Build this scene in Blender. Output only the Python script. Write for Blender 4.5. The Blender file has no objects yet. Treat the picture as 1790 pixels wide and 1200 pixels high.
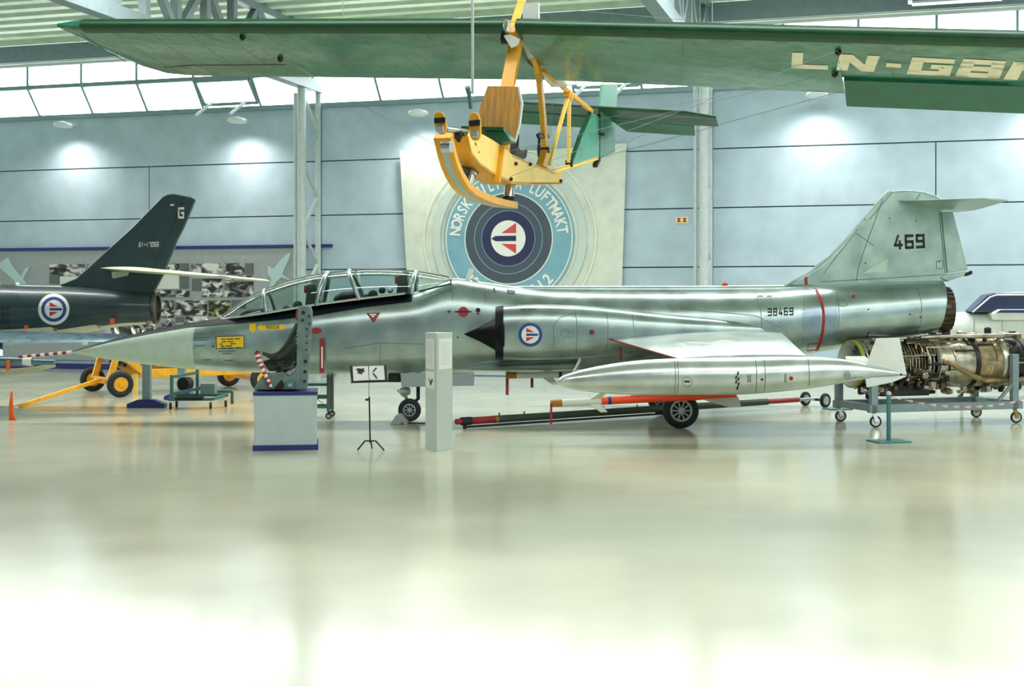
import bpy, bmesh, math, random
from mathutils import Vector, Matrix
from mathutils.bvhtree import BVHTree
random.seed(7)
S = bpy.context.scene
COL = S.collection
# ------------------------------------------------------------------ camera
F, CX, HY, CH = 2300.0, 895.0, 523.0, 2.25      # focal length in px of the 1790x1200 frame, horizon row, eye height
cam = bpy.data.cameras.new('camera'); camo = bpy.data.objects.new('camera', cam); COL.objects.link(camo)
camo.location = (0, 0, CH); camo.rotation_euler = (math.pi/2, 0, 0)
cam.sensor_width = 36; cam.sensor_fit = 'HORIZONTAL'; cam.lens = F/1790*36
cam.shift_y = -(600-HY)/1790; cam.clip_end = 400
S.camera = camo
# ------------------------------------------------------------------ light
w = bpy.data.worlds.new('world'); S.world = w; w.use_nodes = True
bg = w.node_tree.nodes['Background']; bg.inputs[0].default_value = (.93, 1.0, .99, 1); bg.inputs[1].default_value = 6.3
def area(loc, sx, sy, power, rot=(0,0,0), col=(1,1,1)):
    l = bpy.data.lights.new('hall_fill', 'AREA'); l.shape = 'RECTANGLE'; l.size = sx; l.size_y = sy; l.energy = power; l.color = col
    o = bpy.data.objects.new('hall_fill', l); COL.objects.link(o); o.location = loc; o.rotation_euler = rot
    return o
for xx, yy, sx, pw in ((13, 1, 22, 1400), (7, 12, 30, 1300), (0, 27.5, 40, 2200)): area((xx, yy, 10.0), sx, .9, pw, col=(1, .99, .96))     # unseen strips at ceiling height, added to light tops and near sides
S.view_settings.view_transform = 'Standard'; S.view_settings.look = 'None'
S.view_settings.exposure = 0.7; S.view_settings.gamma = 1; S.view_settings.use_curve_mapping = False
# ------------------------------------------------------------------ helpers
def at(px, py, Y): return Vector(((px-CX)*Y/F, Y, CH+(HY-py)*Y/F))
def lin(c): return tuple((v/255/12.92 if v/255 <= .04045 else ((v/255+.055)/1.055)**2.4) for v in c)
MATS = {}
def mat(name, c, rough=.5, metal=0., noise=0., nscale=6., bump=0., bscale=40., spec=.5, c2=None, emit=0, stretch=(1,1,1), coat=0, bdist=.02):
    m = bpy.data.materials.new(name); m.use_nodes = True; nt = m.node_tree; b = nt.nodes['Principled BSDF']
    b.inputs['Base Color'].default_value = (*lin(c), 1); b.inputs['Roughness'].default_value = rough
    b.inputs['Metallic'].default_value = metal; b.inputs['Specular IOR Level'].default_value = spec
    if coat: b.inputs['Coat Weight'].default_value = coat; b.inputs['Coat Roughness'].default_value = .12
    if emit: b.inputs['Emission Color'].default_value = (*lin(c), 1); b.inputs['Emission Strength'].default_value = emit
    if noise or bump:
        tc = nt.nodes.new('ShaderNodeTexCoord'); mp = nt.nodes.new('ShaderNodeMapping'); mp.inputs['Scale'].default_value = stretch
        nt.links.new(tc.outputs['Object'], mp.inputs[0])
    if noise:
        n = nt.nodes.new('ShaderNodeTexNoise'); n.inputs['Scale'].default_value = nscale; n.inputs['Detail'].default_value = 6
        nt.links.new(mp.outputs[0], n.inputs[0])
        r = nt.nodes.new('ShaderNodeValToRGB'); r.color_ramp.elements[0].position = .3; r.color_ramp.elements[1].position = .7
        k1 = tuple(max(0, v*(1-noise)) for v in c); k2 = tuple(min(255, v*(1+noise*.6)) for v in c) if c2 is None else c2
        r.color_ramp.elements[0].color = (*lin(k1 if c2 is None else c), 1); r.color_ramp.elements[1].color = (*lin(k2), 1)
        nt.links.new(n.outputs[0], r.inputs[0]); nt.links.new(r.outputs[0], b.inputs['Base Color'])
        mr = nt.nodes.new('ShaderNodeMapRange'); mr.inputs[3].default_value = max(.02, rough-.08); mr.inputs[4].default_value = min(1, rough+.1)
        nt.links.new(n.outputs[0], mr.inputs[0]); nt.links.new(mr.outputs[0], b.inputs['Roughness'])
    if bump:
        n2 = nt.nodes.new('ShaderNodeTexNoise'); n2.inputs['Scale'].default_value = bscale; nt.links.new(mp.outputs[0], n2.inputs[0])
        bp = nt.nodes.new('ShaderNodeBump'); bp.inputs['Strength'].default_value = bump; bp.inputs['Distance'].default_value = bdist
        nt.links.new(n2.outputs[0], bp.inputs['Height']); nt.links.new(bp.outputs[0], b.inputs['Normal'])
    MATS[name] = m
    return m
def glassmat(name, tint, gl=.06, rough=.02):
    m = bpy.data.materials.new(name); m.use_nodes = True; nt = m.node_tree; nt.nodes.clear()
    o = nt.nodes.new('ShaderNodeOutputMaterial'); t = nt.nodes.new('ShaderNodeBsdfTransparent'); t.inputs[0].default_value = (*tint, 1)
    g = nt.nodes.new('ShaderNodeBsdfGlossy'); g.inputs['Roughness'].default_value = rough
    lw = nt.nodes.new('ShaderNodeLayerWeight'); lw.inputs[0].default_value = .25
    ma = nt.nodes.new('ShaderNodeMath'); ma.operation = 'MULTIPLY_ADD'; ma.inputs[1].default_value = .6; ma.inputs[2].default_value = gl
    mx = nt.nodes.new('ShaderNodeMixShader')
    nt.links.new(lw.outputs['Fresnel'], ma.inputs[0]); nt.links.new(ma.outputs[0], mx.inputs[0]); nt.links.new(t.outputs[0], mx.inputs[1]); nt.links.new(g.outputs[0], mx.inputs[2]); nt.links.new(mx.outputs[0], o.inputs[0])
    MATS[name] = m; return m
WM = {}
def wm(o): return WM.get(o.name, Matrix.Identity(4)) if o else Matrix.Identity(4)
def tag(o, label=None, cat=None, group=None, kind=None):
    if label: o['label'] = label
    if cat: o['category'] = cat
    if group: o['group'] = group
    if kind: o['kind'] = kind
    return o
def thing(name, label, cat, loc=(0,0,0), rz=0., group=None, kind=None):
    o = bpy.data.objects.new(name, None); COL.objects.link(o); o.empty_display_size = .2
    o.location = loc; o.rotation_euler = (0, 0, rz)
    WM[o.name] = Matrix.Translation(loc) @ Matrix.Rotation(rz, 4, 'Z')
    tag(o, label, cat, group, kind); return o
class MB:
    def __init__(s): s.v = []; s.f = []
    def add(s, vs, fs):
        n = len(s.v); s.v += [Vector(p) for p in vs]; s.f += [tuple(i+n for i in f) for f in fs]; return s
    def box(s, c, size, rz=0., M=None):
        x, y, z = (k/2 for k in size); R = Matrix.Rotation(rz, 3, 'Z') if M is None else M
        vs = [Vector(c)+R@Vector((a*x, b*y, d*z)) for a in (-1,1) for b in (-1,1) for d in (-1,1)]
        return s.add(vs, [(0,1,3,2),(4,6,7,5),(0,4,5,1),(2,3,7,6),(0,2,6,4),(1,5,7,3)])
    def bar(s, a, b, wd, ht=None, up=(0,0,1)):
        a, b = Vector(a), Vector(b); ht = wd if ht is None else ht; d = (b-a); L = d.length; d.normalize(); up = Vector(up)
        if abs(d.dot(up)) > .97: up = Vector((0,1,0))
        r = d.cross(up).normalized(); u = r.cross(d)
        M = Matrix((r, d, u)).transposed()
        return s.box((a+b)/2, (wd, L, ht), M=M)
    def tube(s, pts, r, n=8, closed=False, caps=True):
        pts = [Vector(p) for p in pts]; m = len(pts); rs = r if isinstance(r, (list, tuple)) else [r]*m
        rings = []; prev = None
        for i, p in enumerate(pts):
            a = pts[i-1] if (i > 0 or closed) else p; b = pts[(i+1) % m] if (i < m-1 or closed) else p
            d = (b-a).normalized()
            if prev is None:
                q = Vector((0,0,1)) if abs(d.z) < .9 else Vector((0,1,0)); x = d.cross(q).normalized()
            else: x = (prev-d*prev.dot(d)).normalized()
            prev = x; y = d.cross(x)
            rings.append([p+(x*math.cos(2*math.pi*k/n)+y*math.sin(2*math.pi*k/n))*rs[i] for k in range(n)])
        return s.loft(rings, closed=closed, caps=caps)
    def loft(s, rings, closed=False, caps=True, open_ring=False):
        n = len(rings[0]); vs = [p for r in rings for p in r]; fs = []; m = len(rings)
        for i in range(m if closed else m-1):
            j = (i+1) % m
            for k in range(n-1 if open_ring else n):
                l = (k+1) % n; fs.append((i*n+k, i*n+l, j*n+l, j*n+k))
        if caps and not closed and not open_ring: fs += [tuple(range(n)), tuple(range((m-1)*n, m*n))]
        return s.add(vs, fs)
    def lathe(s, prof, org, ax, n=24, caps=True):
        ax = Vector(ax).normalized(); q = Vector((0,0,1)) if abs(ax.z) < .9 else Vector((1,0,0)); x = ax.cross(q).normalized(); y = ax.cross(x); org = Vector(org)
        rings = [[org+ax*a+(x*math.cos(2*math.pi*k/n)+y*math.sin(2*math.pi*k/n))*max(r, 1e-4) for k in range(n)] for a, r in prof]
        return s.loft(rings, caps=caps)
    def prism(s, poly, vec):
        poly = [Vector(p) for p in poly]; vec = Vector(vec); n = len(poly)
        return s.add(poly+[p+vec for p in poly], [tuple(range(n)), tuple(range(2*n-1, n-1, -1))]+[(i, (i+1) % n, n+(i+1) % n, n+i) for i in range(n)])
    def mirror(s, Y0):
        m = MB(); m.v = [Vector((p.x, 2*Y0-p.y, p.z)) for p in s.v]; m.f = [tuple(reversed(f)) for f in s.f]; return m
    def mesh(s, name, inv, recalc=True):
        me = bpy.data.meshes.new(name); me.from_pydata([inv @ p for p in s.v], [], s.f)
        if recalc:
            bm = bmesh.new(); bm.from_mesh(me); bmesh.ops.recalc_face_normals(bm, faces=bm.faces); bm.to_mesh(me); bm.free()
        return me
    def build(s, name, m, parent=None, smooth=False, local=False, bevel=0, recalc=True, label=None):
        P = wm(parent); me = s.mesh(name, Matrix.Identity(4) if local else P.inverted(), recalc)
        me.materials.append(MATS[m])
        if smooth:
            me.polygons.foreach_set('use_smooth', [True]*len(me.polygons)); me.set_sharp_from_angle(angle=math.radians(smooth if smooth > 1 else 40))
        o = bpy.data.objects.new(name, me); COL.objects.link(o); WM[o.name] = P
        if parent: o.parent = parent
        if bevel:
            b = o.modifiers.new('bevel', 'BEVEL'); b.width = bevel; b.segments = 2; b.limit_method = 'ANGLE'
        if label: o['label'] = label
        return o
def copy_tree(o, parent=None, loc=None, rz=None):
    c = o.copy(); COL.objects.link(c); c.parent = parent
    if loc is not None: c.location = loc
    if rz is not None: c.rotation_euler = (0, 0, rz)
    if parent is None: WM[c.name] = Matrix.Translation(c.location) @ Matrix.Rotation(c.rotation_euler.z, 4, 'Z')
    else: WM[c.name] = wm(parent)
    for k in list(o.children): copy_tree(k, c)
    return c
def bvh(*mbs):
    vs, fs = [], []
    for m in mbs:
        n = len(vs); vs += m.v; fs += [tuple(i+n for i in f) for f in m.f]
    return BVHTree.FromPolygons(vs, fs)
EYE = Vector((0, 0, CH))
def cast(px, py, tree):
    d = (at(px, py, 1.0)-EYE).normalized(); h = tree.ray_cast(EYE, d)
    return h[0], d
def decal(name, polys, tree, m, parent, step=7., off=.006, label=None):
    """flat marking wrapped on a surface: 2-D polygons (px) cut into small pieces, laid on the hit points"""
    bm = bmesh.new()
    for p in polys:
        try: bm.faces.new([bm.verts.new((x, y, 0)) for x, y in p])
        except ValueError: pass
    bmesh.ops.triangulate(bm, faces=bm.faces)
    for _ in range(6):
        es = [e for e in bm.edges if e.calc_length() > step]
        if not es: break
        bmesh.ops.subdivide_edges(bm, edges=es, cuts=1); bmesh.ops.triangulate(bm, faces=[f for f in bm.faces if len(f.verts) > 3])
    bad = []
    for v in bm.verts:
        h, d = cast(v.co.x, v.co.y, tree)
        if h is None: bad.append(v)
        else: v.co = h-d*off
    bmesh.ops.delete(bm, geom=bad, context='VERTS')
    mb = MB(); idx = {v: i for i, v in enumerate(bm.verts)}
    mb.v = [v.co.copy() for v in bm.verts]; mb.f = [tuple(idx[v] for v in f.verts) for f in bm.faces]; bm.free()
    return mb.build(name, m, parent, smooth=60, recalc=False, label=label)
def strip(path, wd):
    out = []
    for (a, b), (c, d) in zip(path[:-1], path[1:]):
        L = math.hypot(c-a, d-b) or 1; nx, ny = -(d-b)/L*wd/2, (c-a)/L*wd/2
        out.append([(a+nx, b+ny), (c+nx, d+ny), (c-nx, d-ny), (a-nx, b-ny)])
    return out
def circ(cx, cy, r, ry=None, n=28, a0=0, a1=2*math.pi):
    ry = r if ry is None else ry
    return [(cx+r*math.cos(a0+(a1-a0)*k/n), cy+ry*math.sin(a0+(a1-a0)*k/n)) for k in range(n)]
def ring2(cx, cy, r0, r1, n=32, sx=1.):
    return [[(cx+sx*r*math.cos(2*math.pi*k/n), cy+r*math.sin(2*math.pi*k/n)) for r, k in ((r0,i),(r1,i),(r1,i+1),(r0,i+1))] for i in range(n)]
# block letters: rectangles / diagonals in a unit box, y up
V, H = .24, .2
LT = {'L': ['l','b'], 'N': ['l','r','\\'], '-': ['m'], 'G': ['t','l','b','rb','mr'], 'B': ['l','t','b','m','r'], '4': ['4d','4h','4v'], '6': ['l','t','m','b','rb'],
      '9': ['r','t','m','b','lt'], '3': ['r','t','m','b'], '8': ['l','r','t','m','b'], '5': ['t','lt','m','rb','b'], '1': ['c'], '7': ['t','r'], '0': ['l','r','t','b'],
      'R': ['l','t','m','rt','/'], 'E': ['l','t','m','b'], 'S': ['t','lt','m','rb','b'], 'C': ['l','t','b'], 'U': ['l','r','b'], 'O': ['l','r','t','b'], 'P': ['l','t','m','rt'], 'T': ['t','c'], 'Q': ['l','r','t','b'], 'W': ['l','r','b','c'], 'A': ['l','r','t','m'], 'I': ['c'], 'F': ['l','t','m'], 'H': ['l','r','m'], 'D': ['l','r','t','b'], 'K': ['l','/']}
def glyph(ch):
    out = []
    for k in LT.get(ch, []):
        R = {'l': (0,0,V,1), 'r': (1-V,0,1,1), 't': (0,1-H,1,1), 'b': (0,0,1,H), 'm': (0,.5-H/2,1,.5+H/2), 'lt': (0,.5,V,1), 'rb': (1-V,0,1,.5), 'rt': (1-V,.5,1,1), 'mr': (.5,.5-H/2,1,.5+H/2), 'c': (.38,0,.62,1)}.get(k)
        if R: out.append([(R[0],R[1]),(R[2],R[1]),(R[2],R[3]),(R[0],R[3])])
        elif k == '4d': out.append([(.0,.28),(.24,.28),(.66,1),(.42,1)])
        elif k == '4h': out.append([(0,.2),(1,.2),(1,.2+H),(0,.2+H)])
        elif k == '4v': out.append([(.55,0),(.55+V,0),(.55+V,.62),(.55,.62)])
        elif k == '\\': out.append([(0,1),(V*1.1,1),(1,0),(1-V*1.1,0)])
        elif k == '/': out.append([(.45,.5),(.45+V,.5),(1,0),(1-V,0)])
    return out
def word(txt, quad, gap=.22):
    """letters laid in a px quad (bottom-left, bottom-right, top-right, top-left)"""
    n = len(txt); tot = n+gap*(n-1); out = []
    (x0,y0),(x1,y1),(x2,y2),(x3,y3) = quad
    for i, ch in enumerate(txt):
        for g in glyph(ch):
            p = []
            for u, v in g:
                s = (i*(1+gap)+u)/tot
                p.append(((x0+(x1-x0)*s)*(1-v)+(x3+(x2-x3)*s)*v, (y0+(y1-y0)*s)*(1-v)+(y3+(y2-y3)*s)*v))
            out.append(p)
    return out
def wheel(c, ax, R, wd, parent, tyre='rubber', rim='rim_grey', name='wheel', spokes=0, rimr=.6):
    """tyre with a rim sub-part"""
    ax = Vector(ax).normalized(); c = Vector(c); h = wd/2
    t = MB().lathe([(-h*.7, R*rimr), (-h, R*.72), (-h*.95, R*.88), (-h*.6, R*.98), (0, R), (h*.6, R*.98), (h*.95, R*.88), (h, R*.72), (h*.7, R*rimr)], c, ax, 28, caps=False)
    o = t.build(name, tyre, parent, smooth=50)
    m = MB()
    if spokes:
        m.lathe([(-h*.75, R*rimr), (h*.75, R*rimr), (h*.8, R*rimr*.82), (-h*.8, R*rimr*.82), (-h*.75, R*rimr)], c, ax, 28, caps=False)
        m.lathe([(-h*.9, .0), (-h*.9, R*.17), (h*.9, R*.17), (h*.9, 0)], c, ax, 16)
        q = Vector((0,0,1)); x = ax.cross(q).normalized(); y = ax.cross(x)
        for k in range(spokes):
            d = x*math.cos(2*math.pi*k/spokes)+y*math.sin(2*math.pi*k/spokes)
            m.bar(c+d*R*.12, c+d*R*rimr*.85, R*.075, wd*.7, up=ax)
        d2 = MB().lathe([(-h*.2, 0), (-h*.2, R*rimr*.85), (h*.2, R*rimr*.85), (h*.2, 0)], c, ax, 20)
        d2.build('brake_disc', 'dark', o)
    else:
        m.lathe([(-h*.75, R*rimr), (-h*.55, R*rimr*.9), (-h*.3, R*rimr*.5), (-h*.9, R*.2), (-h*.9, 0)], c, ax, 24)
        m.lathe([(h*.75, R*rimr), (h*.55, R*rimr*.9), (h*.3, R*rimr*.5), (h*.9, R*.2), (h*.9, 0)], c, ax, 24)
    m.build('rim', rim, o, smooth=30)
    return o
# ------------------------------------------------------------------ materials
mat('wall', (170,192,206), .75, noise=.05, nscale=1.5, bump=.03)
mat('white_trim', (205,215,215), .5); mat('frame', (120,150,155), .45); mat('joint', (95,110,122), .8)
mat('steel', (176,190,190), .4, noise=.04); mat('steel_dark', (120,138,142), .45, noise=.05)
mat('deck', (96,118,98), .6, noise=.12, nscale=3, stretch=(.2,2,1)); mat('deck_rib', (206,226,206), .5, noise=.08, nscale=1.5)  # recess shade put into the colour: one deck, darkened between its paled ribs
mat('navy', (38,44,110), .5, noise=.06); mat('board', (150,160,162), .7, noise=.03); mat('board_cyan', (172,200,202), .6)
mat('beam', (128,146,158), .5, noise=.04)
mat('banner', (206,216,204), .75, noise=.05, nscale=2.5, bump=.12, bscale=3)
mat('bn_line', (222,228,214), .75); mat('bn_blue', (120,170,188), .75, noise=.05, nscale=2); mat('bn_dark', (70,84,98), .75, noise=.04); mat('bn_navy', (40,46,84), .75)
mat('bn_red', (206,70,70), .7); mat('bn_white', (228,232,226), .75)
mat('alu', (160,178,176), .3, metal=.82, noise=.14, nscale=2.2, bump=.025, bscale=3)
mat('alu_light', (198,208,204), .3, metal=.72, noise=.09, nscale=2.5, bump=.02, bscale=4)
mat('alu_patch', (138,160,174), .3, metal=.75, noise=.06)
mat('alu_fin', (164,186,178), .36, metal=.6, noise=.09, nscale=3, bump=.02, bscale=5)
mat('radome', (186,206,192), .35, noise=.03); mat('black_paint', (12,20,28), .5, spec=.25); mat('dark', (22,26,26), .6); mat('dark_gloss', (8,12,16), .45, spec=.2)
mat('line', (92,110,110), .6); mat('ink', (24,28,34), .6); mat('red', (150,32,38), .55); mat('red_bright', (196,44,44), .5); mat('white', (226,230,226), .5)
mat('roundel_blue', (40,70,140), .5); mat('yellow', (236,196,36), .5); mat('burnt', (84,70,56), .4, metal=.8, noise=.4, nscale=8)
mat('rubber', (26,32,34), .7, noise=.1); mat('rim_grey', (170,180,178), .4, metal=.4); mat('rim_yellow', (232,170,28), .5, noise=.08)
mat('gear_grey', (142,156,158), .45); mat('brass', (150,120,60), .45, metal=.5)
mat('orange', (252,74,30), .45); mat('amber', (170,110,30), .35); mat('missile_white', (214,218,206), .45)
mat('green_dark', (40,62,66), .35, noise=.1, nscale=3, coat=.3); mat('belly_pale', (204,208,186), .5, noise=.06)
mat('green_fab', (10,96,70), .32, noise=.3, nscale=1.6, bump=.9, bscale=2.6, bdist=.1, coat=.5, c2=(34,126,96)); mat('green_le', (2,70,38), .4, noise=.15); mat('green_tail', (16,100,74), .45, noise=.15, nscale=4)
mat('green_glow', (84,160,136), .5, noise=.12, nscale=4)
mat('cream_letter', (236,230,204), .55, noise=.05); mat('gl_yellow', (244,206,96), .45, noise=.05); mat('gl_orange', (232,170,40), .45, noise=.05)
mat('wood', (216,160,84), .42, noise=.13, nscale=4, stretch=(9,9,1)); mat('chrome', (190,196,198), .22, metal=.85)
mat('od_green', (54,66,52), .6, noise=.12); mat('teal', (66,116,116), .5, noise=.06); mat('seat_grey', (104,126,124), .5, noise=.12, nscale=9); mat('strap', (44,50,42), .8)
mat('plinth', (176,194,192), .55, noise=.02); mat('pillar', (188,200,194), .5); mat('paper', (230,234,226), .7); mat('paper_ink', (196,202,196), .7)
mat('trailer_yellow', (236,170,26), .5, noise=.1); mat('eng_dark', (46,46,44), .4, metal=.6, noise=.4, nscale=14); mat('eng_steel', (176,170,152), .3, metal=.85, noise=.22, nscale=7)
mat('eng_tan', (160,140,104), .35, metal=.75, noise=.3, nscale=6); mat('eng_lip', (150,152,60), .5); mat('pipe', (186,182,168), .28, metal=.9); mat('eng_bronze', (120,100,70), .35, metal=.8, noise=.3, nscale=9)
mat('stand_grey', (128,148,152), .5, noise=.05); mat('blue_grey', (104,132,146), .28, metal=.6, noise=.08); mat('blue_dark', (20,34,80), .25, coat=.5); mat('jet_white', (214,222,216), .4, noise=.03)
mat('marker_orange', (240,100,36), .6); mat('lamp_body', (220,226,226), .4); mat('lamp_glow', (255,250,240), .5, emit=6.0)
mat('sign', (226,214,160), .6)
glassmat('window_glass', (.97,.99,1.0), .03); glassmat('canopy_glass', (.80,.90,.88), .07)
# floor: pale sealed concrete
m = mat('floor', (196,197,172), .14, spec=.5, noise=.06, nscale=.35)
b = m.node_tree.nodes['Principled BSDF']
# black-and-white prints
def printmat(name, sc, tint=(1,1,1)):
    m = bpy.data.materials.new(name); m.use_nodes = True; nt = m.node_tree; b = nt.nodes['Principled BSDF']; b.inputs['Roughness'].default_value = .5
    tc = nt.nodes.new('ShaderNodeTexCoord'); n = nt.nodes.new('ShaderNodeTexNoise'); n.inputs['Scale'].default_value = sc; n.inputs['Detail'].default_value = 5; n.inputs['Distortion'].default_value = .8
    mp = nt.nodes.new('ShaderNodeMapping'); mp.inputs['Scale'].default_value = (1,1,1.8); nt.links.new(tc.outputs['Object'], mp.inputs[0]); nt.links.new(mp.outputs[0], n.inputs[0])
    r = nt.nodes.new('ShaderNodeValToRGB'); r.color_ramp.elements[0].position = .42; r.color_ramp.elements[1].position = .6
    r.color_ramp.elements[0].color = (.012,.014,.014,1); r.color_ramp.elements[1].color = (.62*tint[0],.65*tint[1],.62*tint[2],1)
    e = r.color_ramp.elements.new(.5); e.color = (.16*tint[0],.17*tint[1],.17*tint[2],1)
    nt.links.new(n.outputs[0], r.inputs[0]); nt.links.new(r.outputs[0], b.inputs['Base Color']); MATS[name] = m
for i in range(4): printmat('print%d' % i, 2.2+.7*i)
printmat('print_col', 3, (1,1.05,.45))
mat('text_grey', (92,100,102), .6, noise=.1, nscale=20); mat('text_white', (206,212,206), .6, noise=.06, nscale=18, stretch=(1,1,8))
# ================================================================== THE HALL
TH = math.radians(16.2); WU = Vector((math.cos(TH), -math.sin(TH), 0)); WN = Vector((-math.sin(TH), -math.cos(TH), 0)); WO = Vector((0, 38.15, 0))
def wp(s, z, t=0.): return WO+WU*s+WN*t+Vector((0,0,z))          # along the wall, height, distance into the room
def wray(px, py, t=0.):                                           # (s, z) on the plane t in front of the wall
    a = (px-CX)/F; o = WO+WN*t; k = math.tan(TH); Y = (o.y+k*o.x)/(1+k*a); P = at(px, py, Y)
    return (P-o).dot(WU), P.z
MW = Matrix((WU, -WN, Vector((0,0,1)))).transposed()             # wall-aligned axes
def wbox(mb, s, z, t, size): return mb.box(wp(s, z, t), size, M=MW)
fl = MB().box((0, 22, -.1), (90, 76, .2)).build('floor', 'floor'); tag(fl, kind='structure')
SIL, S0 = 8.06, -6.0
wl = thing('wall_back', None, None, wp(0,0), kind='structure')
wbox(MB(), 0, SIL/2, -.2, (60, .3, SIL)).build('backing', 'joint', wl)
zs = [0, 1.5, 3.14, 4.78, 6.42, SIL]
for i in range(-5, 5):
    for j in range(5):
        if j == 4:                                              # the top course is laid in double-length panels
            if i % 2 == 0 and i < 4: wbox(MB(), S0+5.9*i+5.9, (zs[4]+zs[5])/2, -.03, (11.8-.03, .1, 1.605)).build('panel', 'wall', wl, bevel=.008)
            continue
        wbox(MB(), S0+5.9*i+2.95, (zs[j]+zs[j+1])/2, -.03, (5.9-.03, .1, zs[j+1]-zs[j]-.035)).build('panel', 'wall', wl, bevel=.008)
bb = wbox(MB(), -14, .09, .03, (17, .04, .18)).build('baseboard_back', 'navy'); tag(bb, kind='structure')
# clerestory: an inclined lower row and an upright upper row
TI, ZM, ZT = .72, 8.97, 9.62
w1 = thing('window_1', None, None, wp(0, SIL), kind='structure'); w2 = thing('window_2', None, None, wp(0, ZM, TI), kind='structure')
sp = 11.8/6
for (o, name, z, t, h) in ((w1, 'sill_rail', SIL+.04, .05, .14), (w1, 'middle_rail', ZM, TI, .12), (w2, 'top_rail', ZT+.05, TI, .1)):
    wbox(MB(), 0, z, t, (60, .16, h)).build(name, 'frame' if name != 'top_rail' else 'white_trim', o)
OPEN = []
for k in range(-13, 14):
    s = S0+.0+sp*k
    MB().bar(wp(s, SIL+.08, .06), wp(s, ZM, TI), .07, .1, up=WN).build('mullion', 'frame', w1)
    MB().bar(wp(s, ZM, TI), wp(s, ZT, TI), .07, .08, up=WN).build('mullion', 'frame', w2)
    if k < 13:
        MB().add([wp(s+.04, SIL+.1, .07), wp(s+sp-.04, SIL+.1, .07), wp(s+sp-.04, ZM-.03, TI), wp(s+.04, ZM-.03, TI)], [(0,1,2,3)]).build('pane', 'window_glass', w1)
        MB().add([wp(s+.04, ZM+.05, TI), wp(s+sp-.04, ZM+.05, TI), wp(s+sp-.04, ZT, TI), wp(s+.04, ZT, TI)], [(0,1,2,3)]).build('pane', 'window_glass', w2)
n = 3
for px0 in (366, 1018, 1590):                                      # hinged sashes with opener arms
    s, _ = wray(px0, 200, .1); s = S0+sp*round((s-S0)/sp)
    w3 = thing('window_%d' % n, None, None, wp(s, SIL, .1), kind='structure'); n += 1
    d = (wp(0, ZM, TI)-wp(0, SIL, .06)).normalized(); off = Vector((0,0,0))+WN*.09
    a, b_ = wp(s+.08, SIL+.2, .15), wp(s+sp-.08, SIL+.2, .15); c, e = wp(s+.08, ZM-.08, TI+.05), wp(s+sp-.08, ZM-.08, TI+.05)
    m = MB()
    for p, q in ((a, b_), (b_, e), (e, c), (c, a)): m.bar(p, q, .09, .07, up=WN)
    m.build('sash', 'frame', w3)
    for q in (.35, sp-.45): MB().bar(wp(s+q, SIL+.25, .2), wp(s+q-.25, SIL-.2, .75), .07).build('opener_arm', 'white_trim', w3)
# edge beam, ceiling
tr = thing('trim_1', None, None, wp(0, ZT+.1, TI), kind='structure')
wbox(MB(), 0, 9.98, TI+.18, (60, .4, .52)).build('edge_beam', 'beam', tr); wbox(MB(), 0, 9.72, TI+.12, (60, .3, .05)).build('soffit', 'white_trim', tr)
ce = thing('ceiling', None, None, wp(0, 10.3, TI), kind='structure')
ZC = 10.42
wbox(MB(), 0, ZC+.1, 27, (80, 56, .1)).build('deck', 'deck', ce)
rib = None
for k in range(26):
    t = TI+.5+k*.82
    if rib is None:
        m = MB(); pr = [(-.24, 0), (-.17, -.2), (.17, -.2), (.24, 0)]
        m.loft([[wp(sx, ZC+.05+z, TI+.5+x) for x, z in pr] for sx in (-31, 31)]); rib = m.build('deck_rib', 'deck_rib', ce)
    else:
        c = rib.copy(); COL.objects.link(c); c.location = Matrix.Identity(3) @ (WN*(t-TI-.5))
for nm, c, sz in (('wall_left', (-33, 12, 5.2), (.3, 60, 10.4)), ('wall_right', (33, 12, 5.2), (.3, 60, 10.4)), ('wall_front', (0, -14, 5.2), (66, .3, 10.4))):
    tag(MB().box(c, sz).build(nm, 'wall'), kind='structure')
# trusses and lattice columns
def truss(s, label):
    o = thing('roof_truss', label, 'truss', wp(s, 8.44, .3), group='roof trusses')
    wbox(MB(), s, 8.6, 7.2, (.34, 14, .34)).build('bottom_chord', 'steel_dark', o, bevel=.01)
    wbox(MB(), s, 10.2, 7.2, (.26, 14, .24)).build('top_chord', 'steel_dark', o, bevel=.01)
    for k in range(10):
        t0 = 1.4+1.4*k
        MB().bar(wp(s, 8.7, t0), wp(s, 10.1, t0), .2, up=WU).build('vertical', 'steel_dark', o)
        if k < 9: MB().bar(wp(s, 8.75 if k % 2 else 10.1, t0+.1), wp(s, 10.1 if k % 2 else 8.75, t0+1.3), .18, up=WU).build('diagonal', 'steel_dark', o)
def column(s, label):
    o = thing('lattice_column', label, 'column', wp(s, 0, .8))
    for t, r in ((.25, .085), (1.4, .13)): MB().tube([wp(s, 0, t), wp(s, 8.45, t)], r, 14).build('tube', 'steel', o, smooth=50)
    MB().tube([wp(s-.24, 0, 1.3), wp(s-.24, 8.3, 1.3)], .06, 10).build('downpipe', 'steel', o, smooth=50)
    for k in range(8):
        z = .3+k*1.0; a, b_ = (.28, 1.38) if k % 2 else (1.38, .28)
        MB().tube([wp(s, z, a), wp(s, z+1.0, b_)], .055, 8).build('lacing', 'steel', o, smooth=50)
    MB().box(wp(s, .02, .8), (.5, 1.7, .04), M=MW).build('base_plate', 'steel', o)
truss(S0, 'grey steel roof truss above the left lattice column'); truss(5.75, 'grey steel roof truss above the right column, near the ceiling edge beam')
column(S0, 'pale lattice steel column left of the round-emblem banner'); column(5.75, 'pale steel column right of the round-emblem banner')
o = thing('heater_duct', 'dark blue rectangular duct under the ceiling at upper right', 'duct', at(1590, 3, 33))
s0, z0 = wray(1587, 8, 2.2); s1, z1 = wray(1760, -8, 2.2)
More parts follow.
